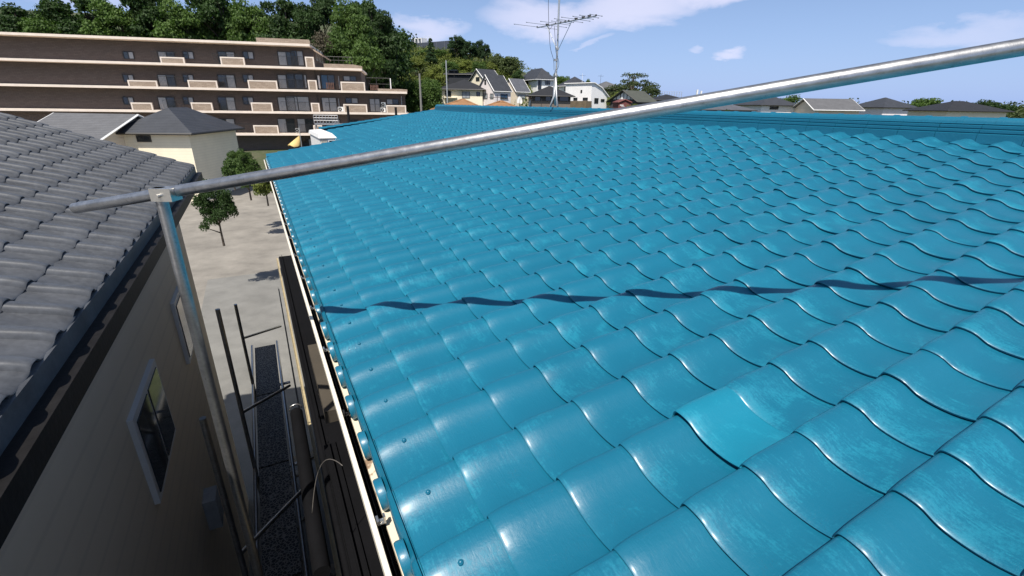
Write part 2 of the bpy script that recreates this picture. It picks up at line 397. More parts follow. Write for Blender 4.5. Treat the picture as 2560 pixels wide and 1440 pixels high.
# walls (house local coordinates through HH)
def hbox(b,l0,l1,y0,y1,z0,z1):
    c=[HH(l,y,z) for z in (z0,z1) for y in (y0,y1) for l in (l0,l1)]
    b.add(c,[(0,2,3,1),(4,5,7,6),(0,1,5,4),(2,6,7,3),(0,4,6,2),(1,3,7,5)])
yN=P7-NEAR*TW; yNo=P7-NOTCH*TW; yF=P7-FAR*TW
b=MB(); hbox(b,.85,10.3,yN-.2,yNo-.5,-7.3,-1.26); hbox(b,2.45,10.29,yNo-.5,yF-.5,-7.3,-1.27)
hpart(b.build('wall',WALLC))
b=MB(); hbox(b,.179,.84,yN-.3,yNo+.05,-1.262,-1.246); hpart(b.build('eave_flashing',FLASH))
b=MB(); hbox(b,1.9,2.44,yNo+.0,yF,-.98,-.95); hpart(b.build('eave_flashing',FLASH))
b=MB(); hbox(b,.19,.22,yN-.3,yNo+.05,-1.42,-1.2625); hpart(b.build('fascia',DARKM))
# gutter
gut=MB(); 
hbox(gut,.147,.150,yN-.3,yNo+.1,-1.34,-1.214); hbox(gut,.150,.187,yN-.3,yNo+.1,-1.34,-1.335); hbox(gut,.164,.167,yN-.3,yNo+.1,-1.335,-1.262)
g=hpart(gut.build('gutter',DARKM))
b=MB(); hbox(b,.131,.1468,yN-.3,yNo+.1,-1.226,-1.208); hbox(b,.1335,.1465,yN-.3,yNo+.1,-1.262,-1.2265)
o=b.build('gutter_lip',CREAM); o.parent=g
for yb,sh in ((1.15,0),(1.76,1),(2.37,0),(2.97,0),(3.58,0),(4.19,0),(4.8,0),(5.4,0),(6.0,0)):
    b=MB(); hbox(b,.1505,.178,yb-.011,yb+.011,-1.2215,-1.2185); hbox(b,.172,.178,yb-.009,yb+.009,-1.2183,-1.197); hbox(b,.150,.157,yb-.013,yb+.013,-1.2180,-1.203)
    b.tube([HH(.163,yb,-1.2184),HH(.163,yb,-1.213)],.005,8)
    o=b.build('gutter_bracket',CHROME if not sh else DARKM); o.parent=g
# lower storey seen past the gutter: canopy, black roof edge, trim
b=MB(); hbox(b,.14,.40,3.05,4.15,-2.15,-2.05); hpart(b.build('canopy',M_('shade_toned_board',(.07,.058,.043),.7,.15,3)))  # beige panel, base colour darkened to stand in for shade on it
b=MB(); hbox(b,.10,.84,-2,3.04,-2.44,-2.32)
for k in range(4): b.tube([HH(.085+.0*k,-2,-2.2),HH(.085,9,-2.2)],.0001,3) if False else None
hbox(b,.128,.138,-2,3.03,-2.319,-2.29); hbox(b,.172,.178,-2,3.03,-2.319,-2.30)
hpart(b.build('lower_roof_edge',BLACKM))
b=MB(); b.tube([HH(.090,-2,-2.62),HH(.090,9.0,-2.62)],.024,12); hbox(b,.10,.8,-2,9.0,-2.72,-2.6); hbox(b,.118,.124,-2,9.0,-2.598,-2.57)
hpart(b.build('lower_roof_roll',BLACKM,None,True,math.radians(40)))
b=MB(); hbox(b,.030,.058,-2,9.6,-2.86,-2.80); hbox(b,.030,.034,-2,9.6,-2.799,-2.79); hpart(b.build('trim_board',BEIGE))
b=MB(); hbox(b,-.03,-.012,-2,9,-3.25,-3.2); hbox(b,-.03,-.026,-2,9,-3.199,-3.17); hpart(b.build('metal_channel',M_('grey_channel',(.10,.09,.08),.5)))
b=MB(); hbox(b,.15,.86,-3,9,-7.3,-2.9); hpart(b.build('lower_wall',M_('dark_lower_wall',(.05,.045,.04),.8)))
# white bay beyond the near verge
def quadwin(root_b,*a): pass
bay=Root('white_annex',tuple(NH*1.6+EV*14+Vector((0,0,-7))),math.atan2(NH.y,NH.x),'small white panelled annex with a little window beside the far eave corner','annex')
BI=rmat(bay).inverted()
def bpt(l,y,z): return BI@(NH*l+EV*y+Vector((0,0,z)))
def bbox(b,l0,l1,y0,y1,z0,z1):
    c=[bpt(l,y,z) for z in (z0,z1) for y in (y0,y1) for l in (l0,l1)]
    b.add(c,[(0,2,3,1),(4,5,7,6),(0,1,5,4),(2,6,7,3),(0,4,6,2),(1,3,7,5)])
b=MB(); bbox(b,1.47,1.86,13.05,15.2,-7.2,-.86); b.build('wall',WHITE,bay)
b=MB(); c=[bpt(*v) for v in ((1.44,13.0,-.86),(1.88,13.0,-.86),(1.88,15.3,-.86),(1.44,15.3,-.86),(1.46,13.1,-.77),(1.78,13.1,-.75),(1.78,15.2,-.75),(1.46,15.2,-.77))]
b.add(c,[(3,2,1,0),(4,5,6,7),(0,1,5,4),(1,2,6,5),(2,3,7,6),(3,0,4,7)]); b.build('roof',WHITE,bay)
b=MB(); bbox(b,1.66,1.83,13.02,13.049,-1.12,-.90); wo=b.build('window',FRAMEW,bay)
b=MB(); bbox(b,1.68,1.81,13.00,13.019,-1.10,-.92); b.build('pane',GLASS,wo)
b=MB()
for l in (1.50,1.55,1.60): bbox(b,l,l+.02,13.03,13.049,-1.3,-.87)
b.build('batten',WALLC,bay)

# ------------------------------------------------------------------ scaffold pipe over the roof
P1=Vector((-0.88211747,1.93226395,-0.26377504)); DP=Vector((0.96589424,-0.18458989,0.18158992))
pr=Root('scaffold_pipe',tuple(P1-DP*1.0),0,'long galvanised steel scaffold pipe running across in front of the roof','pipe')
b=MB(); b.tube([DP*t for t in np.linspace(-.2,4.6,30)],.0243,40); pp=b.build('pipe_body',GALV,pr,True,math.radians(40))
# align noise coordinates with the pipe
# collar ring near the right
cc=DP*(1.0+2.25)
# clamp + upright, outside the photo on the left
up=P1-DP*.62
st=Root('scaffold_upright',(up.x-.05,up.y-.02,-7.0),0,'galvanised scaffold upright clamped to the end of the slanting pipe','scaffold pole')
b=MB(); hgt=up.z+7.0+.02; b.tube([(0,0,0),(0,0,hgt)],.0243,24); b.build('pole',GALV,st,True,math.radians(40))
b=MB(); b.box(-.02,.07,-.035,.035,hgt-.055,hgt+.0); b.tube([(.02,-.05,hgt-.03),(.02,.06,hgt-.03)],.008,8); b.build('clamp',CHROME,st)

# scaffold walkway far below on the left, with its tubes
def bar(b,root,l0,y0,z0,l1,y1,z1,r): b.tube([lp(root,NH*l0+EV*y0+Vector((0,0,z0))),lp(root,NH*l1+EV*y1+Vector((0,0,z1)))],r,12)
sw=Root('scaffold_walkway',tuple(NH*-.45+EV*4+Vector((0,0,-7))),0,'grey scaffold walkway of mesh planks and tubes down in the shaded alley','scaffold')
def meshplank(t,b_):
    o=objc(t); br=t.new('ShaderNodeTexVoronoi',feature='DISTANCE_TO_EDGE'); br.inputs['Scale'].default_value=28; t.link(o,br.inputs['Vector'])
    t.link(t.ramp(br.outputs['Distance'],[(.06,(.22,.21,.19)),(.12,(.02,.02,.02))]),b_.inputs['Base Color'])
MESHP=mat('perforated_plank',(.2,.2,.2),.6,.3,meshplank)
b=MB()
for k in range(6):
    y0=-1.5+k*1.83
    c=[lp(sw,NH*l+EV*y+Vector((0,0,z))) for z in (-4.54,-4.5) for y in (y0,y0+1.8) for l in (-.62,-.26)]
    b.add(c,[(0,2,3,1),(4,5,7,6),(0,1,5,4),(2,6,7,3),(0,4,6,2),(1,3,7,5)])
b.build('plank',MESHP,sw)
b=MB()
for l in (-.66,-.22): bar(b,sw,l,-1.6,-4.47,l,9.5,-4.47,.021)
for k in range(5):
    y=-.8+k*2.2
    bar(b,sw,-.66,y,-7,-.66,y,-2.2 if k<4 else -3,.024); bar(b,sw,-.66,y,-4.6,-.1,y+.02,-4.6,.024); bar(b,sw,-.66,y,-3.6,-.1,y+.9,-3.9,.02)
b.build('frame_tubes',GALV,sw,True,math.radians(40))
# alley ground clutter
al=MB()
for k in range(70):
    l=random.uniform(-.9,.05); y=random.uniform(.3,9); s_=random.uniform(.03,.12); M=Matrix.Translation(NH*l+EV*y+Vector((0,0,-6.97)))@Matrix.Rotation(random.random()*3,4,(random.random(),random.random(),1))
    al.box(-s_,s_,-s_*.6,s_*.6,-s_*.4,s_*.4,M)
setp(al.build('rubble',M_('rubble_stone',(.3,.27,.22),.9,.5,3)),kind='stuff',label='loose stones and scraps on the alley floor')
b=MB(); b.add([NH*l+EV*y+Vector((0,0,-6.985)) for l,y in ((-2.6,-6),(.9,-6),(.9,22),(-2.6,22))],[(0,1,2,3)])
setp(b.build('alley_paving',CONC),kind='structure')
# thin wire loops hanging over the alley
wr=Root('cable',tuple(NH*.05+EV*2.0+Vector((0,0,-2.0))),0,'thin grey cable dangling over the alley beside the gutter','cable')
b=MB(); pts=[]
for t in np.linspace(0,1,24): 
    l=.125-.16*t; y=1.85+.18*math.sin(t*2.2); z=-1.55-.35*t**2
    pts.append(lp(wr,NH*l+EV*y+Vector((0,0,z))))
b.tube(pts,.0022,6); b.build('strand',M_('cable_grey',(.11,.10,.09),.5),wr,True)
# clips: small conduit with a hook end
wr2=Root('drain_pipe',tuple(NH*.0+EV*4.6+Vector((0,0,-3.0))),0,'short black pipe with bent metal hook end in the alley beside the beige trim','pipe')
b=MB(); b.tube([lp(wr2,NH*-.045+EV*y+Vector((0,0,-2.55))) for y in (2.2,3.9)],.05,14); b.build('pipe_body',BLACKM,wr2,True,math.radians(40))
b=MB(); b.tube([lp(wr2,NH*(-.045+.05*math.cos(a))+EV*3.93+Vector((0,0,-2.53+.045*math.sin(a)))) for a in np.linspace(0,3.3,9)],.006,8); b.build('hook',CHROME,wr2,True)

# ------------------------------------------------------------------ generic house builder
def tilesmat(name,c,rough=.6,sx=.0,stripe=3.2):
    def fn(t,b):
        o=objc(t); wv=t.new('ShaderNodeTexWave',wave_type='BANDS',bands_direction='Z'); wv.inputs['Scale'].default_value=stripe; t.link(o,wv.inputs['Vector'])
        wv.inputs['Distortion'].default_value=.15
        n=t.noise(o,1.2,5,.65); n2=t.noise(o,18,3,.6)
        k=t.math('ADD',t.math('MULTIPLY',n,.6),t.math('MULTIPLY',n2,.4))
        col=t.ramp(k,[(.3,tuple(x*.72 for x in c)),(.7,tuple(min(1,x*1.3) for x in c))])
        col=t.mix(t.math('MULTIPLY',t.ramp(wv.outputs['Fac'],[(.0,1.0),(.22,0.0)]),.55),col,tuple(x*.45 for x in c))
        t.link(col,b.inputs['Base Color']); bump(t,b,t.math('ADD',wv.outputs['Fac'],n2),.35,.03)
    return mat(name,c,rough,0,fn)
SLATE=tilesmat('slate_roof',(.045,.048,.056),.55); SLATE_D=tilesmat('dark_slate_roof',(.022,.022,.024),.6); GREYR=tilesmat('grey_roof',(.10,.105,.12),.55); OLDT=tilesmat('old_grey_tile_roof',(.12,.12,.125),.65); MOSSR=tilesmat('mossy_roof',(.075,.08,.065),.8)
TERRA=tilesmat('terracotta_tile',(.30,.155,.07),.7,0,1.5)
def sidingfn(c,sc_=1.6,amt=.2):
    def fn(t,b):
        o=objc(t); wv=t.new('ShaderNodeTexWave',wave_type='BANDS',bands_direction='Z'); wv.inputs['Scale'].default_value=sc_; t.link(o,wv.inputs['Vector'])
        n=t.noise(o,.8,5,.6)
        col=t.ramp(n,[(.3,tuple(x*.93 for x in c)),(.7,tuple(min(1,x*1.05) for x in c))])
        t.link(t.mix(t.math('MULTIPLY',t.ramp(wv.outputs['Fac'],[(0,1.0),(.12,0.0)]),amt),col,tuple(x*.6 for x in c)),b.inputs['Base Color'])
    return fn
def siding(name,c,s=1.6,amt=.22): return mat(name,c,.75,0,sidingfn(c,s,amt))
S_CREAM=siding('cream_siding',(.84,.76,.58)); S_PINK=siding('pinkish_white_siding',(.86,.78,.76)); S_WHITE=siding('white_siding',(.90,.89,.88)); S_TAN=siding('tan_siding',(.76,.66,.52)); S_DARK=siding('dark_timber_siding',(.055,.05,.05)); S_NAVY=siding('navy_dark_siding',(.022,.025,.032)); S_RED=siding('red_brown_siding',(.16,.05,.045)); S_BROWN=siding('brown_siding',(.17,.14,.115))
class House:
    def __init__(s,name,xc,yc,Y,phi,xr=None,width=None,depth=7,hwall=5.6,label=None,cat='house',group=None,wallmat=None,zbase=None):
        s.phi=math.radians(phi); c=W(xc,yc,Y); s.ztop=c.z
        dx=Vector((math.cos(s.phi),math.sin(s.phi),0)); dy=Vector((-math.sin(s.phi),math.cos(s.phi),0)); s.dx=dx; s.dy=dy
        if xr is not None:
            # intersect vertical plane through pixel column xr with the front line
            d=ray(xr,yc); nrm=Vector((d.y,-d.x,0)); width=-(c.dot(nrm))/(dx.dot(nrm))
        s.w=width; s.d=depth; s.h=hwall
        g=c.z-hwall if zbase is None else zbase
        s.h=c.z-g
        s.root=Root(name,(c.x,c.y,g),s.phi,label,cat,group); s.I=rmat(s.root).inverted()
        s.C=Vector((c.x,c.y,0)); s.wallmat=wallmat
    def onF(s,x,y,off=0):  # pixel -> (u,z) on the front face
        d=ray(x,y); n=-s.dy; P=s.C+n*off; t=P.dot(n)/d.dot(n); q=s.I@(d*t); return q.x,q.z
    def onL(s,x,y):        # pixel -> (v,z) on the left face
        d=ray(x,y); n=-s.dx; t=s.C.dot(n)/d.dot(n); q=s.I@(d*t); return q.y,q.z
    def wall(s,poly=None,m=None):
        b=MB()
        if poly: b.prism(poly,0,s.d)
        else: b.box(0,s.w,0,s.d,-1.5,s.h)
        o=b.build('wall',m or s.wallmat,s.root); return o
    def window(s,x0,y0,x1,y1,face='F',frame=None,pane=None,mull=1,sill=False,label=None):
        f=s.onF if face=='F' else s.onL
        (a0,z1),(a1,z0)=f(x0,y0),f(x1,y1)
        if a0>a1: a0,a1=a1,a0
        fw=.07; b=MB(); pb=MB()
        def bx(b,a,c,o0,o1,z,zz):
            if face=='F': b.box(a,c,-o1,-o0,z,zz)
            else: b.box(-o1,-o0,a,c,z,zz)
        bx(b,a0,a1,.012,.06,z0,z0+fw); bx(b,a0,a1,.012,.06,z1-fw,z1); bx(b,a0,a0+fw,.012,.06,z0+fw,z1-fw); bx(b,a1-fw,a1,.012,.06,z0+fw,z1-fw)
        for k in range(mull):
            c=a0+(a1-a0)*(k+1)/(mull+1); bx(b,c-.03,c+.03,.012,.055,z0+fw,z1-fw)
        if sill: bx(b,a0-.08,a1+.08,.0,.14,z0-.06,z0-.001)
        o=b.build('window',frame or FRAME,s.root)
        bx(pb,a0+fw,a1-fw,.006,.025,z0+fw,z1-fw); p=pb.build('pane',pane or GLASS,o)
        return o
    def roof(s,kind,hr,m,oh=.5,trim=None,inset=None,th=.14):
        b=MB(); w_,d,h=s.w,s.d,s.h
        if kind=='hip':
            k=min(w_,d)/2 if inset is None else inset
            if w_>=d: r0,r1=(k,d/2),(w_-k,d/2)
            else: r0,r1=(w_/2,k),(w_/2,d-k)
            e=[(-oh,-oh,h),(w_+oh,-oh,h),(w_+oh,d+oh,h),(-oh,d+oh,h)]
            V=e+[(r0[0],r0[1],h+hr),(r1[0],r1[1],h+hr)]+[(x,y,z-th) for x,y,z in e]
            F=[(3,2,5,4),(1,0,4,5)] if w_>=d else [(1,0,4),(3,2,5)]
            F+=[(0,3,4),(2,1,5)] if w_>=d else [(0,3,5,4),(2,1,4,5)]
            F+=[(0,1,7,6),(1,2,8,7),(2,3,9,8),(3,0,6,9),(6,7,8,9)]
            b.add(V,F)
            o=b.build('roof',m,s.root)
            t=MB()
            for i in range(4):
                a=Vector(e[i]); c=Vector(e[(i+1)%4]); t.tube([a+Vector((0,0,-.07)),c+Vector((0,0,-.07))],.075,6)
            g_=t.build('gutter',trim or FRAME,o)
            return o
        if kind=='gx': # ridge along local x, gable on the left face
            sl=[(-oh,h-oh*hr/(d/2)),(d/2,h+hr),(d+oh,h-oh*hr/(d/2))]
            V=[]
            for x in (-oh,w_+oh):
                for yy,z in sl: V.append((x,yy,z))
                for yy,z in sl: V.append((x,yy,z-th))
            b.add(V,[(0,1,7,6),(1,2,8,7),(3,9,10,4),(4,10,11,5),(0,3,4,1),(1,4,5,2),(6,7,10,9),(7,8,11,10),(0,6,9,3),(2,5,11,8)])
            o=b.build('roof',m,s.root)
            g_=MB(); g_.prism([(0,h-.02),(d/2,h+hr-th*1.1),(d,h-.02)],0,w_,Matrix(((0,1,0,0),(1,0,0,0),(0,0,1,0),(0,0,0,1)))); g_.build('gable_wall',s.wallmat,s.root)
            t=MB()
            for x in (-oh,w_+oh):
                for (a,c) in ((sl[0],sl[1]),(sl[1],sl[2])): t.tube([(x,a[0],a[1]-.06),(x,c[0],c[1]-.06)],.075,4)
            t.tube([(-oh,-oh-.03,sl[0][1]-.1),(w_+oh,-oh-.03,sl[0][1]-.1)],.07,6)
            t.build('barge_board',trim or WHITE,o)
            return o
        if kind=='gy':
            sl=[(-oh,h-oh*hr/(w_/2)),(w_/2,h+hr),(w_+oh,h-oh*hr/(w_/2))]
            V=[]
            for y in (-oh,d+oh):
                for xx,z in sl: V.append((xx,y,z))
                for xx,z in sl: V.append((xx,y,z-th))
            b.add(V,[(0,6,7,1),(1,7,8,2),(3,4,10,9),(4,5,11,10),(0,1,4,3),(1,2,5,4),(6,9,10,7),(7,10,11,8),(0,3,9,6),(2,8,11,5)])
            o=b.build('roof',m,s.root)
            g_=MB(); g_.prism([(0,h-.02),(w_/2,h+hr-th*1.1),(w_,h-.02)],0,d); g_.build('gable_wall',s.wallmat,s.root)
            t=MB()
            for (a,c) in ((sl[0],sl[1]),(sl[1],sl[2])): t.tube([(a[0],-oh,a[1]-.08),(c[0],-oh,c[1]-.08)],.10,4)
            t.build('barge_board',trim or WHITE,o)
            return o
    def tv(s,x,y,h=2.0):
        u,z=x,y
        b=MB(); 
        return b
#@@BACKGROUND@@
# ------------------------------------------------------------------ apartment building on the left
AU=Vector((.974,.225,0)).normalized(); AN=Vector((AU.y,-AU.x,0))   # along the facade, and outwards towards the camera
A0=W(740,279,60); A0=Vector((A0.x,A0.y,0))
apt=Root('apartment_building',(A0.x,A0.y,-7),math.atan2(AU.y,AU.x),'stepped brown brick apartment building with long pale balcony slabs below the wooded hill','building')
AI=rmat(apt).inverted()
def ap(x,y,v=0.0):   # pixel -> (u,z) on facade plane set back by v
    d=ray(x,y); P=A0-AN*v; t=P.dot(AN)/d.dot(AN); q=AI@(d*t); return q.x,q.z
def brickfn(c1,c2,mc,sc_=1.0):
    def fn(t,b):
        o=objc(t); s3=t.new('ShaderNodeSeparateXYZ'); t.link(o,s3.inputs[0]); cx=t.new('ShaderNodeCombineXYZ')
        t.link(t.math('ADD',s3.outputs[0],s3.outputs[1]),cx.inputs[0]); t.link(s3.outputs[2],cx.inputs[1])
        br=t.new('ShaderNodeTexBrick'); t.link(cx.outputs[0],br.inputs['Vector']); br.inputs['Scale'].default_value=sc_
        br.inputs['Color1'].default_value=(*c1,1); br.inputs['Color2'].default_value=(*c2,1); br.inputs['Mortar'].default_value=(*mc,1)
        br.inputs['Brick Width'].default_value=.46; br.inputs['Row Height'].default_value=.15; br.inputs['Mortar Size'].default_value=.012; br.inputs['Bias'].default_value=0
        n=t.noise(o,9,4,.7)
        t.link(t.mix(t.ramp(n,[(.35,0.0),(.65,.55)]),br.outputs['Color'],c2,'MIX'),b.inputs['Base Color']); bump(t,b,br.outputs['Fac'],-.3,.01)
    return fn
BR=mat('buff_brick_panel',(.5,.4,.3),.85,0,brickfn((.30,.215,.16),(.44,.34,.26),(.20,.15,.115)))
BRD=mat('brown_tile_wall',(.15,.12,.11),.8,0,brickfn((.088,.070,.062),(.118,.096,.086),(.052,.042,.038)))
PALE=M_('pale_peach_concrete',(.82,.70,.60),.8,.1,1.5)
WB=MB()
RECESS=1.35
def z_at(y,x=740,v=0): return ap(x,y,v)[1]
uL=-34.0
# floor slabs: (y at 740, right pixel, y at right)
slabs=[(109,774,110),(166.7,905,175.5),(223.6,1018,238),(279,1022,289.5),(333.5,1030,345),(388,1034,400)]
SL=[]
for k,(ya,xr,yr) in enumerate(slabs):
    z=ap(740,ya)[1]; ur=ap(xr,yr)[0]; SL.append((z,ur))
base=0.0
for k,(z,ur) in enumerate(SL):
    b=MB(); b.box(uL,ur,-.12,10-.02*k,z-.24,z); 
    o=b.build('floor_slab',PALE,apt)
    if k+1<len(SL):
        zl=SL[k+1][0]; 
        b=MB(); ue=ur-.25 if k>0 else ap(785,120,1.35)[0]-.1
        b.box(uL+.05,ue,RECESS,9.9-.1*k,zl+.001,z-.241); b.build('wall',BRD,apt)
b=MB(); b.box(uL+.05,SL[-1][1]-.3,RECESS,9.3,-1,SL[-1][0]-.241); b.build('wall',BRD,apt)
# beams under slabs give the dark shaded band
def parapet(x0,y0,x1,y1,slab,depth=.16,rim=.14,name='balcony_parapet'):
    u0,z1=ap(x0,y0); u1,_=ap(x1,y0); z0=SL[slab][0]+.002; 
    b=MB(); b.box(u0+rim,u1-rim,-.10,-.10+depth,z0,z1-rim); o=b.build(name,BR,apt)
    f=MB(); f.box(u0,u0+rim-.003,-.118,.08,z0,z1); f.box(u1-rim+.003,u1,-.118,.08,z0,z1); f.box(u0+rim-.003,u1-rim+.003,-.118,.08,z1-rim+.003,z1); f.build('coping',PALE,o)
for a in ((762,141.8,784,0,1),(769,200,791,0,2),(851,204,911.5,0,2),(777,257,798,0,3),(858,260,917,0,3),(965,262.8,1014.5,0,3),(783,313,805,0,4),(868,316,928,0,4)):
    parapet(a[0],a[1],a[2],a[3],a[4])
# repeats towards the left, outside the photo
for k in range(1,5):
    for (dx) in (-150,):
        for a in ((769+dx*k,200,842+dx*k,0,2),(777+dx*k,256,830+dx*k,0,3),(700+dx*k,141.8,760+dx*k,0,1),(783+dx*k,313,845+dx*k,0,4)):
            if a[0]>290: parapet(*a)
# roof-edge parapets (sloping right ends)
def roofpar(x0,y0,x1,y1,slab,cut=.9):
    u0,z1=ap(x0,y0); u1,_=ap(x1,y1); z0=SL[slab][0]+.002
    b=MB(); b.prism([(u0,z0),(u1,z0),(u1,z0+.25),(u1-cut,z1),(u0,z1)],-.10,.12); b.build('roof_parapet',BR,apt)
roofpar(640,94,773.5,96,0,.05); roofpar(809,159,905,161,1,1.0); roofpar(944,221.5,1018,223,2,1.0); 
# glazed openings: frame with panes
def opening(x0,y0,x1,y1,panes,rail=0,slab=None,v=RECESS):
    u0,z1=ap(x0,y0,v); u1,_=ap(x1,y0,v); z0=ap((x0+x1)/2,y1,v)[1]
    fw=.07; b=MB(); b.box(u0,u1,v-.07,v-.002,z1-fw,z1); b.box(u0,u1,v-.07,v-.002,z0,z0+fw); b.box(u0,u0+fw,v-.07,v-.002,z0+fw,z1-fw); b.box(u1-fw,u1,v-.07,v-.002,z0+fw,z1-fw)
    n=len(panes)
    for i in range(1,n): c=u0+(u1-u0)*i/n; b.box(c-.035,c+.035,v-.068,v-.004,z0+fw,z1-fw)
    o=b.build('window',FRAME,apt)
    for i,pm in enumerate(panes):
        a=u0+fw+(u1-u0-2*fw)*i/n; c=u0+fw+(u1-u0-2*fw)*(i+1)/n
        q=MB(); q.box(a+.03,c-.03,v-.03,v-.006,z0+fw,z1-fw); q.build('pane',pm,o)
G,C,B_=GLASS,CURT,BLUEC
def railing(x0,x1,slab,h=1.1,v=.05,step=.13):
    u0=ap(x0,200)[0]; u1=ap(x1,200)[0]; z0=SL[slab][0]; b=MB()
    b.box(u0,u1,v-.02,v+.02,z0+h-.04,z0+h); b.box(u0,u1,v-.015,v+.015,z0+.1,z0+.13)
    u=u0
    while u<u1: b.box(u-.01,u+.01,v-.01,v+.01,z0+.003,z0+h-.04); u+=step
    b.build('railing',FRAME,apt)
def solidrail(x0,x1,slab,m,h=1.0):
    u0=ap(x0,200)[0]; u1=ap(x1,200)[0]; z0=SL[slab][0]; b=MB(); 
    n=int((u1-u0)/.16)
    for i in range(n+1):
        u=u0+(u1-u0)*i/n; b.box(u-.05,u+.05,.0,.03,z0+.08,z0+h)
    b.box(u0,u1,.031,.05,z0+.2,z0+.27); b.box(u0,u1,.031,.05,z0+h-.2,z0+h-.12); b.build('lattice_screen',m,apt)
opening(725,126,757,165,(G,C)); opening(715,184,757,222,(G,G)); opening(757,186,766,221,(C,)); opening(791,187,800,223,(WHITE,)); opening(800,186,836,223,(B_,G)); opening(857,189,891,203,(C,G))
opening(712,240,772,279,(C,C)); opening(802,243,841,279.5,(C,C)); opening(862,244,895,259,(G,C)); opening(922,246,950,280.5,(C,C)); opening(965,247,997,262,(C,G))
opening(741,296,782,331,(C,G)); opening(812,298,850,330,(G,C)); opening(754,347,787,368,(G,C)); opening(868,299,897,312,(G,G))
railing(738,775,3); railing(738,782,4); railing(738,762,1); railing(806,835,3); railing(918,950,3,1.0); railing(738,768,2)
LATT=M_('brown_lattice',(.13,.065,.045),.7,.3,5)
solidrail(815,832,2,LATT,.85); solidrail(925,943,2,LATT,.7)
for k in range(1,4):
    dx=-150*k
    for r_ in ((200,224,2),(256,280,3),(142,167,1),(310,334,4)):
        y=r_[0]
        opening(842+dx,y-14,886+dx,r_[1]-2,(C,G) if k%2 else (G,C))
        if r_[2]<4: opening(745+dx+10,y-14,745+dx+38,y+6,(G,C))
        railing(843+dx,908+dx,r_[2])
# downpipes
for x,ya,yb in ((786,176,222),(793,236,278),(846,190,222),(846,246,278),(1003,240,262),(791,290,332)):
    u,z1=ap(x,ya,RECESS-.1); z0=ap(x,yb,RECESS-.1)[1]; b=MB(); b.tube([(u,RECESS-.1,z0),(u,RECESS-.1,z1)],.05,8); b.build('downpipe',CURT if x in (846,1003) else FRAME,apt)
# roof terrace rail, posts
b=MB(); uu=[ap(x,205,3)[0] for x in (915,941,974)]; z0=SL[2][0]; 
for u in uu: b.tube([(u,3,z0),(u,3,z0+1.65)],.04,8)
b.tube([(uu[0],3,z0+1.6),(uu[2],3,z0+1.6)],.03,8); b.tube([(uu[0],3,z0+.9),(uu[2],3,z0+.9)],.02,8); b.build('terrace_rail',FRAME,apt); b=MB(); b.box(uu[2]+.06,uu[2]+.16,2.9,3.0,z0,z0+1.6); b.build('white_post',FRAMEW,apt)
b=MB(); u0,u1=ap(812,150,4)[0],ap(880,150,4)[0]; z0=SL[1][0]
for i in range(7): u=u0+(u1-u0)*i/6; b.tube([(u,4,z0),(u,4,z0+1.5)],.03,6)
b.tube([(u0,4,z0+1.5),(u1,4,z0+1.5)],.03,6); b.tube([(u0,4,z0+1.1),(u1,4,z0+1.1)],.02,6); b.build('terrace_rail',FRAME,apt)
# top storey side wall receding with its own windows
b=MB(); u=ap(785,120,1.35)[0]-.1; z0=SL[1][0]
for i in range(3): b.box(u+.0,u+.06,2.6+i*2.2,4.0+i*2.2,z0+.9,z0+2.3)
b.build('side_window',CURT,apt)
b=MB(); b.prism([(u-.6,SL[0][0]+.005),(u+.9,SL[0][0]-.9),(u+.9,SL[0][0]-1.1),(u-.6,SL[0][0]-.2)],1.2,9.5); b.build('side_roof',BR,apt)
# air-conditioning units standing on the balconies
def acunit(x0,y0,x1,y1,slab,lab,grey=False,lift=0,flip=False):
    u0,z1=ap(x0,y0,.35); u1,_=ap(x1,y0,.35); z0=SL[slab][0]+.02+lift; z1=max(z1,z0+.55)
    w_=u1-u0; r=Root('air_conditioner',tuple(rmat(apt)@Vector(((u0+u1)/2,.35,z0))),math.atan2(AU.y,AU.x),lab,'air conditioner','air conditioners on the apartment balconies')
    h=z1-z0; m=CURT if grey else WHITE
    b=MB(); b.box(-w_/2,w_/2,0,.3,.05,h); b.box(-w_/2+.05,-w_/2+.12,.02,.28,0,.05); b.box(w_/2-.12,w_/2-.05,.02,.28,0,.05); b.build('casing',m,r)
    b=MB(); cx=-w_*.1 ; b.tube([(cx,-.015,h*.52),(cx,-.001,h*.52)],h*.36,20); f=b.build('fan_grille',FRAME,r,True,math.radians(40))
    b=MB(); b.tube([(cx,-.03,h*.52),(cx,-.016,h*.52)],h*.10,14); b.build('hub',m,f)
acunit(844,267,858,280,3,'white air conditioner with round black fan, left of the middle brick parapet')
acunit(951,271.5,963.5,283,3,'lower white air conditioner at the right end of the balcony row')
acunit(953,260,964,270.5,3,'grey air conditioner stacked above a white one',True,.62)
acunit(738,322,748,333,4,'small white air conditioner at the left end of the lower balcony')
# lattice things on the balcony at the second slab: folded sunshade at the lower left
pr_=Root('parasol',tuple(rmat(apt)@Vector((ap(752,350,-1.4)[0],-1.4,SL[5][0]+.2))),0,'yellowish half folded parasol below the lowest balconies','parasol')
b=MB(); hp=SL[4][0]-SL[5][0]; b.tube([(0,0,-3),(0,0,hp+.6)],.04,8); b.build('pole',CURT,pr_)
b=MB(); n=10; top=(-.1,0,hp-.35); ring=[(-.9+.75*math.cos(a),.7*math.sin(a),hp-1.5+.12*math.cos(3*a)) for a in np.linspace(0,2*math.pi,n,endpoint=False)]
b.add([top]+ring+[(x*.98,y*.98,z-.06) for x,y,z in [top]+ring],[(0,1+i,1+(i+1)%n) for i in range(n)]+[(n+1,n+2+(i+1)%n,n+2+i) for i in range(n)]); b.build('canopy',M_('yellow_cloth',(.62,.45,.18),.8),pr_,True)

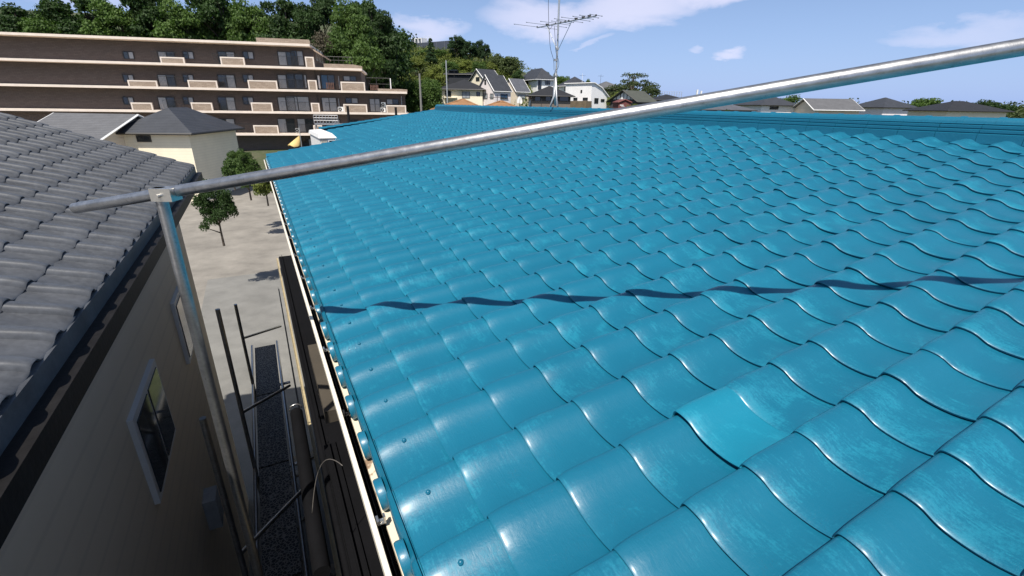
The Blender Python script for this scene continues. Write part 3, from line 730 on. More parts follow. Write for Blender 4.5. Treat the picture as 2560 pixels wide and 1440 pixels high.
# dark scaffold posts behind the far verge
for (x,yt,yb,Y,lab) in ((868,265,303,16.6,'taller dark scaffold post rising past the far verge in front of the apartments'),(988,268,285,17.4,'shorter dark scaffold post nearer the ridge, behind the far verge')):
    a=W(x+(.6 if x<900 else 1),yt,Y); r=Root('scaffold_post',(a.x,a.y,-7),0,lab,'scaffold post'); 
    b=MB(); b.tube([(0,0,0),(0,0,a.z+7)],.042,12); b.build('pole',DARKM,r,True,math.radians(40)); b=MB(); b.box(-.05,.05,-.05,.05,a.z+7-.9,a.z+7-.82); b.build('collar',DARKM,r)
# grey pole standing by the hillside
a=W(1046,184,48); r=Root('utility_pole',(a.x+.1,a.y,gz(a.x,a.y)-.3),0,'slim pale grey utility pole in front of the bushy hillside','utility pole')
b=MB(); h=a.z-gz(a.x,a.y)+.3; b.tube([(0,0,0),(0,0,h)],.14,12,True,.09); b.build('shaft',CONC,r,True,math.radians(40)); b=MB()
for k in range(5): b.tube([(-.18,0,h-2-k*.9),(.18,0,h-2-k*.9)],.012,6)
b.build('step_bolt',FRAME,r)
# flat roof equipment rails seen over the far verge
a0,a1=W(785,303,30),W(850,305,30); rr=Root('walkway_rail',(a0.x,a0.y,a0.z-2.2),math.atan2(a1.y-a0.y,a1.x-a0.x),'low grey metal walkway with a lattice rail beyond the far roof corner','railing')
L=(a1-a0).length; b=MB(); b.box(0,L,0,.6,2.0,2.08); b.build('deck',TIN,rr); b=MB()
for z in (2.25,2.4,2.55): b.tube([(0,0,z),(L*.93,0,z)],.018,6)
for i in range(9): b.tube([(L*.93*i/8,0,2.08),(L*.93*i/8,0,2.56)],.018,6)
for i in range(8): b.tube([(L*.93*i/8,0,2.1),(L*.93*(i+1)/8,0,2.53)],.012,5)
b.box(0,.08,.1,.18,0,2.0); b.box(L-.08,L,.1,.18,0,2.0)
b.build('rail',TIN,rr)

# ------------------------------------------------------------------ houses
def FL(h,*a,**k): return h.window(*a,**k)
h=House('house',1100,222,95,-4,xr=1206,depth=8,label='cream two storey house with dark hipped roof behind the left ridge end',wallmat=S_CREAM,hwall=6.3); h.wall()
h.roof('hip',1.85,SLATE_D,.62)
h.window(1113,227,1128,242,sill=False); h.window(1155,229,1175,245.5,pane=CURT); h.window(1191,229.5,1200,240,mull=0)
b=MB(); (u0,z1),(u1,z0)=h.onF(1111,243),h.onF(1143,248); b.prism([(u0,z1-.12),(u1,z1-.12),(u1,z1),(u0,z1)],-.75,-.001); b.build('awning',WALLC,h.root)
# left projecting stair bay with black lattice
b=MB(); (u0,z1),(u1,z0)=h.onF(1081,227),h.onF(1099.5,268); b.box(u0,u1,.3,6,-1.5,z1); b.build('side_bay',S_CREAM,h.root)
b=MB(); (u0,z1),(u1,z0)=h.onF(1084.5,227.5),h.onF(1098,253); 
for i in range(7): u=u0+(u1-u0)*i/6; b.box(u-.05,u+.05,.2,.26,z0,z1)
b.box(u0,u1,.261,.299,z0,z1); b.build('lattice_window',BLACKM,h.root)
h=House('house',1112,184,112,0,xr=1190,depth=8,label='dark navy house half hidden behind the cream hipped house',wallmat=S_NAVY,hwall=8); h.wall()
h.window(1160,204,1186,216,mull=3,frame=FRAMEW,pane=CURT); h.roof('gx',.5,SLATE_D,.3,trim=FRAME)
(u0,z1),(u1,z0)=h.onF(1118,175.5),h.onF(1142,184)
b=MB(); b.box(u0,u1,1,5,h.h+.2,z1); b.build('roof_box',S_NAVY,h.root); b=MB(); b.box(u0+.2,u1+.1,.4,4,z1+.01,z1+.12); b.build('solar_panel',GLASS,h.root)
h=House('house',1212,196,104,38,xr=1250,depth=5.2,label='tall pale gabled house with small dark roof, rising behind the steep pink house',wallmat=S_CREAM,hwall=8.5); h.wall(); h.roof('gx',1.9,SLATE,.35)
h.window(1190,193,1199,202.5,'L')
h=House('house',1236,224,92,36,xr=1277,depth=5.6,label='pinkish white house with a steep dark gabled roof and small slit window',wallmat=S_PINK,hwall=6.5); h.wall(); h.roof('gx',2.6,SLATE,.22)
h.window(1211.5,199,1215.5,211,'L',mull=0); h.window(1208,234,1219,247,'L',frame=FRAME,pane=CURT); h.window(1225.5,234,1234,247,'L',pane=CURT)
h.window(1251,235,1269,246,sill=True,pane=BLUEC); 
h=House('house',1291,226,98,34,xr=1323,depth=4.8,label='tan gabled house with grey roof and laundry on its balcony',wallmat=S_TAN,hwall=6.3); h.wall(); h.roof('gx',2.2,GREYR,.22)
h.window(1295,236,1313.5,247,pane=CURT); hTan=h
h=House('house',1343,198,116,22,xr=1384,depth=10,label='white two storey house with broad dark hipped roof and brown entrance panel',wallmat=S_WHITE,hwall=6.5); h.wall(); h.roof('hip',2.5,SLATE,.55,trim=FRAMEW)
h.window(1363,200,1375,212,pane=GLASS,mull=1); h.window(1345,198.5,1348,224,mull=0); h.window(1349,198.5,1353,224,mull=0)
h.window(1292,201,1300,210,'L',mull=0); h.window(1312,199,1321,209,'L',mull=0)
b=MB(); (v0,z1),(v1,z0)=h.onL(1320,210),h.onL(1301,228); b.box(-.9,-.002,min(v0,v1),max(v0,v1),z0,z1); b.build('balcony',mat('brown_panel',(.16,.10,.065),.6),h.root)
h=House('house',1330,238.5,80,3,xr=1427,depth=7,label='low dark walled bungalow with a shallow black hipped roof behind the antenna legs',wallmat=S_BROWN,hwall=4.2,cat='house'); h.wall(); h.roof('hip',1.55,SLATE_D,.6)
b=MB(); (u0,z1),(u1,z0)=h.onF(1330,239.5),h.onF(1427,254); b.box(.05,h.w-.05,-.05,-.001,z0,z1); b.build('dark_band',S_DARK,h.root)
for a in ((1338,242,1350,252),(1365,241,1376,252),(1400,241,1420,252.5)):
    (u0,z1),(u1,z0)=h.onF(a[0],a[1]),h.onF(a[2],a[3]); b=MB(); b.box(u0,u1,-.09,-.051,z0,z1); b.build('window',GLASS,h.root)
# white house with the curved-down roof
h=House('house',1480,208.5,98,38,xr=1527.5,depth=7.2,label='bright white house whose thin roof bends steeply down to the right',wallmat=S_WHITE,hwall=7)
zr=h.onF(1527,249)[1]; zk=h.onF(1503,221)[1]; uk=h.onF(1503,221)[0]; H_=h.h
h.wall([(0,-1.5),(h.w,-1.5),(h.w,zr),(uk,zk),(.6,H_),(0,H_)])
b=MB(); top=[(-.25,H_+.05),(.62,H_+.05),(uk+.05,zk+.07),(h.w+.25,zr-.1)]; 
b.prism(top+[(x,z+.16) for x,z in top[::-1]],-.25,h.d+.25); b.build('roof',S_WHITE,h.root)
for a in ((1486,245,1495,258.5,'F'),(1502,247.5,1510.5,254.5,'F')): h.window(*a[:4],face=a[4],mull=0 if a[0]>1500 else 1)
for a in ((1452,225,1455.5,232),(1434,244,1443.5,251.5),(1457.5,244,1469.5,251.5)): h.window(*a,face='L',mull=0 if a[0]==1452 else 1)
b=MB(); (v0,z1),(v1,z0)=h.onL(1437,252.5),h.onL(1478,275); b.box(-1.6,-.01,min(v0,v1),max(v0,v1),z0,z1); b.build('balcony',M_('dim_brown_board',(.17,.13,.085),.7,.3,1),h.root)
h=House('house',1428,214,112,28,xr=1475,depth=5,label='white house with dark pyramid roof tucked behind the bright white house',wallmat=S_WHITE,hwall=6.5); h.wall(); h.roof('hip',2.0,SLATE,.5,trim=FRAMEW)
h.window(1412,217,1417,227,'L',mull=0); h.window(1418.5,215,1423,226,'L',mull=0)
h=House('house',1500,221,118,8,xr=1556,depth=9,label='old dark timber house with weathered grey tiled hip roof left of the round tree',wallmat=S_DARK,hwall=7); h.wall(); h.roof('hip',1.7,OLDT,.8,inset=4); h.window(1530,227,1553,236,mull=2,pane=CURT)
h=House('house',1593,250,84,40,xr=1636,depth=5.6,label='single storey house with mossy roof and white half timbered gable',wallmat=S_DARK,hwall=4); h.wall(); h.roof('gx',1.55,MOSSR,.5,trim=FRAME); 
b=MB(); dd=h.d; M5=Matrix(((0,1,0,0),(1,0,0,0),(0,0,1,0),(0,0,0,1))); b.prism([(.5,h.h+.1),(dd/2,h.h+1.25),(dd-.5,h.h+.1)],-.04,-.002,M5); gp=b.build('gable_panel',WHITE,h.root)
b=MB()
for k in (1.3,2.1,2.8,3.5,4.3): b.box(-.08,-.041,k-.06,k+.06,h.h+.1,h.h+.1+1.1*(1-abs(k-dd/2)/(dd/2)))
b.build('timber',FRAME,gp)
h=House('shed',1547,254,72,0,xr=1578,depth=4,label='small red brown shed with white painted marks beside the bushes',cat='shed',wallmat=S_RED,hwall=3.6); h.wall(); h.roof('gy',.35,S_RED,.1,trim=S_RED)
b=MB()
for i,x in enumerate((1550,1553.5,1556.5)):
    (u0,z1),(u1,z0)=h.onF(x,261.5),h.onF(x+1.7,264.5); b.box(u0,u1,-.03,-.002,z0,z1)
(u0,z1),(u1,z0)=h.onF(1553,265),h.onF(1561,266.3); b.box(u0,u1,-.03,-.002,z0,z1); b.build('painted_mark',WHITE,h.root)
# orange hipped roofs close behind the ridge
for (xc,xr,ya,ye,lab) in ((1084,1217,249.5,276,'bright orange tiled hip roof peeking over the left end of the ridge'),(1190,1312,254,277,'weathered orange tiled hip roof in front of the steep pink house')):
    h=House('low_house',xc,ye,40,0,xr=xr,depth=(xr-xc)/29.5,label=lab,cat='house',wallmat=S_CREAM,hwall=5.2,group=None); h.wall(); za=W((xc+xr)/2,ya,42.2).z; h.roof('hip',za-W(xc,ye,40).z,TERRA,.25,inset=h.w/2-.12)
    b=MB(); hh=h.h; zt=za-W(xc,ye,40).z; rr_=h.root
    w_,d_=h.w,h.d
    for (a,c) in (((-.25,-.25,hh),(w_/2-.12,d_/2,hh+zt)),((w_+.25,-.25,hh),(w_/2+.12,d_/2,hh+zt)),((w_/2-.12,d_/2,hh+zt),(w_/2+.12,d_/2,hh+zt))): b.tube([a,c],.09,8)
    b.build('hip_ridge',TERRA,rr_)
# tv antennas on the houses
def smallant(x,yt,yb,Y,lab,n=5):
    a=W(x,yt,Y); c=W(x,yb,Y); r=Root('roof_antenna',(c.x,c.y,c.z-.8),random.uniform(.3,1),lab,'antenna','small television antennas on the far houses'); L=a.z-c.z+.8
    b=MB(); b.tube([(0,0,0),(0,0,L)],.028,6); b.build('mast',FRAME if n!=3 else FRAMEW,r)
    b=MB(); b.tube([(-.7,0,L*.86),(.7,0,L*.86)],.02,5)
    for i in range(n): q=-.6+1.2*i/(n-1); b.tube([(q,-.35,L*.86),(q,.35,L*.86)],.012,4)
    b.build('boom',FRAME,r)
smallant(1136,178,204,97,'thin antenna on the dark hipped roof of the cream house'); smallant(1455,184,210,104,'pale antenna mast on the white house',3); smallant(1501,186,206,119,'spindly antenna on the old grey tiled roof'); smallant(1243,236,264,42,'dark pole antenna rising from the weathered orange roof'); smallant(1353,248,268,60,'short pole antenna in front of the low bungalow')
a=W(1115,151,88); r=Root('street_pole',(a.x,a.y,-4),0,'white metal pole left of the dark navy house','pole'); b=MB(); b.tube([(0,0,0),(0,0,a.z+4)],.11,10); b.build('shaft',CURT,r,True,math.radians(40))
# laundry on the tan house
def cloth(x0,y0,x1,y1,Y,m,lab,nm='shirt'):
    a=W(x0,y0,Y); c=W(x1,y1,Y); r=Root(nm,tuple(a),0,lab,'laundry','laundry drying behind the ridge'); w_=c.x-a.x; hgt=a.z-c.z; b=MB(); nx,nz=9,8; V=[]
    for j in range(nz+1):
        for i in range(nx+1):
            fx=i/nx; fz=j/nz; wd=.62+.38*min(1,fz*2.2)*(1 if nm=='shirt' else 1)
            V.append((w_*(.5+(fx-.5)*wd),.07*math.sin(fx*9+fz*2),-hgt*fz+.05*math.sin(fx*5)))
    b.add(V+[(x,y+.03,z) for x,y,z in V],[(j*(nx+1)+i,j*(nx+1)+i+1,(j+1)*(nx+1)+i+1,(j+1)*(nx+1)+i) for j in range(nz) for i in range(nx)]+[((nx+1)*(nz+1)+j*(nx+1)+i,(nx+1)*(nz+1)+(j+1)*(nx+1)+i,(nx+1)*(nz+1)+(j+1)*(nx+1)+i+1,(nx+1)*(nz+1)+j*(nx+1)+i+1) for j in range(nz) for i in range(nx)])
    b.build('cloth',m,r,True); q=MB(); q.tube([(w_*.1,0,.02),(w_*.5,0,.14),(w_*.9,0,.02)],.015,5); q.build('hanger',FRAME,r)
cloth(1293,242,1305,258.5,84,WHITE,'big white shirt hanging on the tan house'); cloth(1324,240,1328,249,82,mat('pink_cloth',(.75,.5,.58),.9),'pink cloth hanging left of the bungalow','towel'); cloth(1321,250,1331,268,82,WHITE,'white sheet hanging low at the left end of the bungalow','sheet'); 
# hill-top building
h=House('hilltop_building',1024,109,172,-34,xr=1124,depth=8,label='long grey flat roofed building on the hill top behind the trees',cat='building',wallmat=M_('grey_panel_wall',(.055,.065,.09),.7,.1,1),hwall=9)
h.wall(); b=MB()
for i in range(4):
    u=.3+i*1.45; b.box(u,u+.35,.5,3,h.h,h.h+1.3)
b.box(.3,5.0,.5,3,h.h+1.31,h.h+1.5); b.build('roof_plant',WHITE,h.root)
b=MB()
for i in range(8): b.tube([(6+i*.5,.3,h.h),(6+i*.5,.3,h.h+1.8)],.03,5)
for z in (.6,1.2,1.8): b.tube([(6,.3,h.h+z),(9.5,.3,h.h+z)],.02,5)
b.build('roof_fence',FRAMEW,h.root)
b=MB()
for i in range(7): b.box(2+i*3.3,2.06+i*3.3,-.05,-.001,0,h.h-.05)
b.build('wall_rib',TIN,h.root)
# distant things on the right
a=W(1650,229,300); c=W(1700,246,300); r=Root('ball_net',(a.x,a.y,c.z-6),-.3,'far lattice of tall net posts on the horizon behind the round tree','net fence'); b=MB()
L=c.x-a.x; hh=a.z-c.z+6
for i in range(10): b.tube([(L*i/9,0,0),(L*i/9,0,hh)],.12,5)
for k in range(4): b.tube([(0,0,hh*(1-.12*k)),(L,0,hh*(1-.12*k))],.07,5)
b.build('post_frame',M_('pale_steel',(.35,.38,.42),.6),r)
a=W(1743,224,700); r=Root('twin_towers',(a.x,a.y,-10),0,'two thin white towers far away on the horizon above the pipe','tower'); b=MB()
for k,o_ in enumerate((0,5.5)): b.box(o_,o_+1.8,0,2,0,a.z+10-k*1.5)
b.build('shaft',WHITE,r); 
def lowhouse(xc,xr,ye,Y,hr,m,wm,lab,phi=0,kind='hip'):
    h=House('house',xc,ye,Y,phi,xr=xr,depth=7,label=lab,wallmat=wm,hwall=5); h.wall(); h.roof(kind,hr,m,.5); return h
lowhouse(1640,1715,249,95,1.0,SLATE_D,S_DARK,'long dark roofed house half behind the pipe, right of the mossy roof')
lowhouse(1742,1880,273,70,1.1,GREYR,S_DARK,'flat grey roofed house seen under the pipe at the far right')
lowhouse(1905,1990,262,82,1.6,SLATE,S_WHITE,'white house with slate hip roof, first beyond the pipe on the right',8).window(1925,266,1945,274)
lowhouse(2040,2150,270,76,1.4,OLDT,S_TAN,'tan house under an old tiled roof near the right side',-5,'gx')
lowhouse(2210,2290,268,90,1.7,SLATE,S_PINK,'pinkish house with slate roof toward the right edge',10)
lowhouse(2370,2520,276,70,1.3,SLATE_D,S_CREAM,'cream bungalow with black roof at the right edge',0)
# neighbour on the left whose roof shades the alley
nb=Root('neighbour_house',tuple(NH*-3+EV*3+Vector((0,0,-7))),math.atan2(NH.y,NH.x),'grey tiled neighbour house standing close on the left of the alley','house')
NI=rmat(nb).inverted()
def nbox(b,l0,l1,y0,y1,z0,z1):
    c=[NI@(NH*l+EV*y+Vector((0,0,z))) for z in (z0,z1) for y in (y0,y1) for l in (l0,l1)]
    b.add(c,[(0,2,3,1),(4,5,7,6),(0,1,5,4),(2,6,7,3),(0,4,6,2),(1,3,7,5)])
b=MB(); nbox(b,-8.5,-1.15,-4,8.2,-7.2,-1.15); b.build('wall',S_TAN,nb)
def nrp(l,y,z): return NI@(NH*l+EV*y+Vector((0,0,z)))
b=MB(); 
for (ya,yb) in ((-4.5,8.7),):
    e0=[nrp(-.85,ya,-.95),nrp(-.85,yb,-.95),nrp(-4.8,yb,.55),nrp(-4.8,ya,.55),nrp(-8.9,ya,-.95),nrp(-8.9,yb,-.95)]
    e1=[v+Vector((0,0,-.12)) for v in e0]
    b.add(e0+e1,[(0,1,2,3),(3,2,5,4),(6,9,8,7),(9,10,11,8),(0,6,7,1),(1,7,8,2),(2,8,11,5),(5,11,10,4),(4,10,9,3),(3,9,6,0)])
NTILE=mat('grey_neighbour_tiles',(.1,.1,.11),.45,0,mottled((.085,.09,.10),.35,5,.45,.15,.004))
b.build('roof_deck',NTILE,nb)
for sg in (1,-1):
    V,F,t1,t2=tilemesh([(c,j) for c in range(0,17) for j in range(0,50)])
    fr=-NH if sg==1 else NH
    sv=(fr*3.95+Vector((0,0,1.5))).normalized(); ev=EV if sg==1 else -EV; nv=sv.cross(ev).normalized(); 
    if nv.z<0: nv=-nv
    og=(NH*-.84+EV*-4.5+Vector((0,0,-.90))) if sg==1 else (NH*-8.9+EV*8.7+Vector((0,0,-.90)))
    V2=V.copy(); V2[:,1]=-V2[:,1]
    Mx=np.array([list(sv),list(ev),list(nv)]); Vw=V2@Mx+np.array(list(og)); Vl=np.array([list(NI@Vector(v)) for v in Vw]) if False else (np.array(NI.to_3x3())@Vw.T).T+np.array(list(NI.translation))
    newobj('roof',Vl,F[:,::-1],NTILE,nb,True,math.radians(50))
b=MB(); b.tube([nrp(-4.87,-4.6,.72),nrp(-4.87,8.8,.72)],.13,12); b.box(0,0,0,0,0,0) if False else None; b.build('ridge_cap',NTILE,nb,True)
b=MB(); nbox(b,-.86,-.78,-4.5,8.7,-1.14,-1.04); b.build('gutter',DARKM,nb)
for y in (-1.5,1.2,3.8,6.2):
    b=MB(); nbox(b,-1.149,-1.11,y,y+1.0,-3.0,-2.2); o=b.build('window',FRAMEW,nb); b=MB(); nbox(b,-1.109,-1.10,y+.06,y+.47,-2.94,-2.26); b.build('pane',GLASS,o); b=MB(); nbox(b,-1.109,-1.10,y+.53,y+.94,-2.94,-2.26); b.build('pane',GLASS,o)
# houses and yard beyond the alley, left of the photo
lowhouse(300,470,330,34,1.6,SLATE,S_CREAM,'cream house with slate hip roof in front of the apartments on the left',5).window(340,338,380,355)
lowhouse(40,230,345,32,1.5,OLDT,S_TAN,'tan house with old grey tiles at the far left',-4,'gx')

# ------------------------------------------------------------------ main antenna on the ridge
AB=W(1385,266,10.52)
an=Root('television_antenna',tuple(AB),0,'large television antenna on a steel tripod straddling the turquoise ridge','antenna')
STEEL=mat('antenna_steel',(.5,.5,.5),.4,.6)
def A(x,y,Y=10.52): return W(x,y,Y)-AB
b=MB(); b.tube([A(1387.5,262),A(1389.5,205),A(1393.5,120),A(1398,0),A(1400.5,-70)],.019,10); b.build('mast',STEEL,an,True)
for (x,y,Y) in ((1376,266,10.34),(1394,266,10.34),(1388,262,10.87)):
    b=MB(); b.tube([A(x,y,Y),A(1384.5 if x<1380 else 1390.5,240,10.47),A(1388.8,182,10.52)],.022,8,True,.024); b.build('leg',CURT if x<1390 else STEEL,an,True)
b=MB(); 
for y in (236,214,190): b.box(*[c for p in [(A(1388,y).x-.04,A(1388,y).x+.04,-.04,.04,A(1388,y).z-.012,A(1388,y).z+.012)] for c in p])
b.build('clamp',TIN,an)
b=MB()
for (x,y) in ((1393.4,122),(1389,150)): p_=A(x,y); b.box(p_.x-.03,p_.x+.03,p_.y-.03,p_.y+.03,p_.z-.02,p_.z+.02)
b.build('bracket',TIN,an)
# boom: nearer at the right
BP0=W(1343,69,10.87); BP1=W(1490,40,10.0); BP1=BP1*(BP0.z/BP1.z); bd=(BP1-BP0); Lb=bd.length; bd.normalize()
# slide boom so that it passes the mast
mast_pt=W(1396,59,10.52); t_=(mast_pt-BP0).dot(bd); near=BP0+bd*t_
b=MB(); b.tube([BP0-AB,BP1-AB],.011,8); bo=b.build('boom',TIN,an)
ed=Vector((bd.y,-bd.x,0)).normalized()
if ed.x>0: ed=-ed
els=[(1343,.56),(1367.6,.50),(1389,.36),(1402,.22),(1413,.2),(1422,.34),(1440,.34),(1458,.24),(1473,.22),(1490,.14)]
def bt(x):  # parameter on the boom for a photo column
    lo,hi=0,Lb
    for _ in range(40):
        m_=(lo+hi)/2; q=BP0+bd*m_; px=1280+FPX*q.dot(CR)/q.dot(CF)
        if px<x: lo=m_
        else: hi=m_
    return lo
for i,(x,hl) in enumerate(els):
    q=BP0+bd*bt(x)-AB+Vector((0,0,.012)); b=MB(); b.tube([q-ed*hl,q+ed*hl],.0042,6)
    for s_ in (-1,1): b.tube([q+ed*hl*s_-ed*.012,q+ed*hl*s_+ed*.012],.0075,6)
    e_=b.build('element',TIN,bo); b=MB(); b.box(q.x-.013,q.x+.013,q.y-.016,q.y+.016,q.z-.012,q.z+.012); 
    if i in (1,6,7,8): b.box(q.x-.03,q.x+.03,q.y-.02,q.y+.02,q.z+.003,q.z+.022)
    b.build('clip',FRAME,e_)
b=MB(); q1=BP0+bd*bt(1367)-AB; q2=BP0+bd*bt(1430)-AB; m1=A(1392.5,123)
b.tube([q1,m1],.010,6); b.build('strut',FRAMEW,an); b=MB(); b.tube([q2,m1+Vector((.03,0,0))],.006,6); b.build('strut',TIN,an)
def cab(pts): 
    P=[A(x,y,Y) for x,y,Y in pts]; out=[]
    for i in range(len(P)-1):
        p0=P[max(i-1,0)];p1=P[i];p2=P[i+1];p3=P[min(i+2,len(P)-1)]
        for k in range(6):
            t=k/6; out.append(.5*((2*p1)+(p2-p0)*t+(2*p0-5*p1+4*p2-p3)*t*t+(3*p1-p0-3*p2+p3)*t*t*t))
    out.append(P[-1]); b=MB(); b.tube(out,.0045,5); b.build('cable',FRAME,an,True)
cab([(1372,-60,10.37),(1371,20,10.37),(1373,80,10.42),(1376,120,10.42),(1384,151,10.47),(1385,175,10.47)])
cab([(1369,66,10.47),(1374,73,10.42),(1381,64,10.47)]); cab([(1386,66,10.47),(1388,100,10.47),(1390,130,10.47),(1397,155,10.42),(1394,172,10.47),(1387,180,10.47),(1386,240,10.47)])
# small things on the ridge near the pipe
a=W(1762,272,6.75); r=Root('gull_feather_scrap',tuple(a),0,'small curled white scrap lying on the ridge just under the pipe','scrap')
r.name='white_scrap'; b=MB(); pts=[(-.03+.06*t,0,.0+.022*t*t) for t in np.linspace(0,1,8)]; b.tube(pts,.006,6,True,.002); b.build('curl',WHITE,r,True)

# ------------------------------------------------------------------ trees
def leafmat(name,c,var=.45,tr=.25):
    def fn(t,b):
        o=objc(t); n=t.noise(o,.9,4,.6); n2=t.noise(o,6,3,.6); oi=t.new('ShaderNodeObjectInfo').outputs['Random']
        k=t.math('ADD',t.math('MULTIPLY',n,.6),t.math('MULTIPLY',n2,.4)); k=t.math('ADD',k,t.math('MULTIPLY',t.math('SUBTRACT',oi,.5),.15))
        t.link(t.ramp(k,[(.32,tuple(x*(1-var) for x in c)),(.68,(c[0]*(1+var*1.3),c[1]*(1+var),c[2]*(1+var*.6)))]),b.inputs['Base Color'])
        b.inputs['Roughness'].default_value=.6; b.inputs['Specular IOR Level'].default_value=.3
        tl=t.new('ShaderNodeBsdfTranslucent'); tl.inputs[0].default_value=(c[0]*1.3,c[1]*1.5,c[2]*.6,1); mx=t.new('ShaderNodeMixShader'); mx.inputs[0].default_value=tr
        t.link(b.outputs[0],mx.inputs[1]); t.link(tl.outputs[0],mx.inputs[2]); t.link(mx.outputs[0],t.n['Material Output'].inputs[0])
    return mat(name,c,.6,0,fn)
L_DARK=leafmat('dark_green_leaves',(.032,.068,.018)); L_MID=leafmat('mid_green_leaves',(.066,.122,.028)); L_OLIVE=leafmat('olive_leaves',(.085,.115,.028)); L_CON=leafmat('conifer_leaves',(.030,.066,.024)); L_GREY=leafmat('grey_green_leaves',(.066,.095,.034)); L_YEL=leafmat('yellow_green_leaves',(.135,.175,.040),.5); L_TWIG=leafmat('brown_twigs',(.085,.075,.05),.3,.05)
BARK=M_('bark',(.09,.07,.055),.9,.35,3,bs=.5,bd=.03)
def leaves(lobes,n,size,seed,out=.65,droop=0):
    g=np.random.default_rng(seed); L=np.array(lobes,float); vol=(L[:,3]*L[:,4]*L[:,5])**(2/3); p_=vol/vol.sum(); idx=g.choice(len(L),n,p=p_)
    d=g.normal(size=(n,3)); d/=np.linalg.norm(d,axis=1)[:,None]; d[:,2]=np.where(d[:,2]<-.35,-d[:,2]*.6,d[:,2])
    rr=g.random(n)**.33*1.0; rr=np.where(g.random(n)<out,.86+.2*g.random(n),rr)
    lump=1+.16*np.sin(d[:,0]*7+idx)*np.cos(d[:,1]*6+2*idx)+.12*np.sin(d[:,2]*9+idx*3)
    P=L[idx,:3]+d*rr[:,None]*L[idx,3:6]*lump[:,None]
    nrm=d*.75+g.normal(size=(n,3))*.65; nrm[:,2]+=.15; nrm/=np.linalg.norm(nrm,axis=1)[:,None]
    a=np.cross(nrm,g.normal(size=(n,3))); a/=np.linalg.norm(a,axis=1)[:,None]; b_=np.cross(nrm,a)
    s_=size*(.6+.8*g.random(n))[:,None]
    V=np.stack([P-a*s_*.5,P+b_*s_*.33+nrm*s_*.08,P+a*s_*.5-nrm*s_*.05,P-b_*s_*.33],1).reshape(-1,3)
    F=np.arange(4*n).reshape(-1,4); return V,F
def treemesh(seed,h,w,kind,n,size,trunk_h=None):
    g=random.Random(seed); lobes=[]
    if kind=='round':
        for i in range(15):
            a=g.random()*6.28; r=(g.random()**.6)*w*.36; z=h*(.42+.44*g.random()*(1-.5*(r/(w*.4))**2)); q=w*(.15+.12*g.random()); lobes.append((r*math.cos(a),r*math.sin(a),z,q,q,q*.8))
    elif kind=='big':
        for i in range(26):
            a=g.random()*6.28; r=(g.random()**.55)*w*.40; z=h*(.22+.66*g.random()*(1-.35*(r/(w*.42))**2)); q=w*(.11+.10*g.random()); lobes.append((r*math.cos(a),r*math.sin(a),z,q,q,q*.85))
    elif kind=='spread':
        for i in range(62):
            a=g.random()*6.28; r=(g.random()**.5)*w*.44; z=h*(.30+.60*(1-(r/(w*.47))**2)*g.uniform(.25,1)); q=w*(.055+.055*g.random()); lobes.append((r*math.cos(a),r*math.sin(a),z,q,q,q*.55))
    elif kind=='conifer':
        for i in range(20):
            f=i/19; z=h*(.22+.72*f); rr_=w*.30*(1-f)**.6; a=i*2.4+g.random(); q=w*(.20*(1-f)+.12)*g.uniform(.75,1.2); lobes.append((rr_*math.cos(a),rr_*math.sin(a),z,q,q,q*.62))
    elif kind=='bush':
        for i in range(9):
            a=g.random()*6.28; r=(g.random()**.6)*w*.34; z=h*(.25+.45*g.random()); q=w*(.17+.12*g.random()); lobes.append((r*math.cos(a),r*math.sin(a),z,q,q,q*.85))
    V,F=leaves(lobes,n,size,seed,.68)
    t=MB(); th=trunk_h or h*.35; top=(g.uniform(-.2,.2),g.uniform(-.2,.2),h*.78 if kind!='bush' else h*.4)
    r0=max(.06,w*.035); t.tube([(0,0,-.6),(0.02,0,th*.5),(top[0]*.5,top[1]*.5,th),top],r0,8,True,r0*.25)
    for l in lobes[::2]:
        z0=min(l[2]*.6,th*1.2); t.tube([(0,0,z0),(l[0]*.5,l[1]*.5,(z0+l[2])*.52),(l[0],l[1],l[2]+.2)],r0*.42,5,True,r0*.1)
    return V,F,t
TP={}
def proto(key,seed,h,w,kind,n,size): TP[key]=(h,w,treemesh(seed,h,w,kind,n,size)); 
proto('bigA',1,15,11,'big',15000,.42); proto('bigB',2,15,11,'big',15000,.42); proto('roundA',3,8,7,'round',6500,.34); proto('roundB',4,8,7,'round',6500,.34); proto('con',5,12,5.5,'conifer',7000,.36); proto('conB',15,12,5.5,'conifer',7000,.36); proto('spread',6,9,13,'spread',8500,.27); proto('bush',7,3,3.6,'bush',2200,.26); proto('bushB',8,3,3.6,'bush',2200,.26); proto('open',9,9,8,'round',2600,.34)
_mesh={}
def tree(name,x,ytop,Y,wpx,key,lm,label,cat='tree',group=None,bark=None,hmin=None,base=None):
    h0,w0,(V,F,t)=TP[key]; top=W(x,ytop,Y); w_=wpx*top.dot(CF)/FPX; g=gz(top.x,top.y)-.2 if base is None else base
    hh=top.z-g; sx=w_/w0; sz=hh/h0
    if sz>sx*1.5 and name!='evergreen_tree' and key not in('con','conB'): g=top.z-h0*sx*1.5; hh=top.z-g; sz=hh/h0   # tall ground gap: base sits inside the vegetation below
    r=Root(name,(top.x,top.y,g),random.random()*6.28,label,cat,group)
    for nm,kk in (('crown' if cat=='tree' else 'foliage',0),('trunk' if cat=='tree' else 'stem',1)):
        mk=(key,kk,lm.name)
        if mk not in _mesh:
            o=newobj(nm,V,F,lm,r) if kk==0 else t.build(nm,BARK,r); _mesh[mk]=o.data
        else:
            o=bpy.data.objects.new(nm,_mesh[mk]); COL.objects.link(o); o.parent=r
        o.scale=(sx,sx,sz)
    return r
G1='broadleaf trees crowding the hill behind the apartments'
tree('broadleaf_tree',922,-42,86,122,'bigA',L_DARK,'tallest dark broadleaf tree whose right side stands against the sky',group=G1)
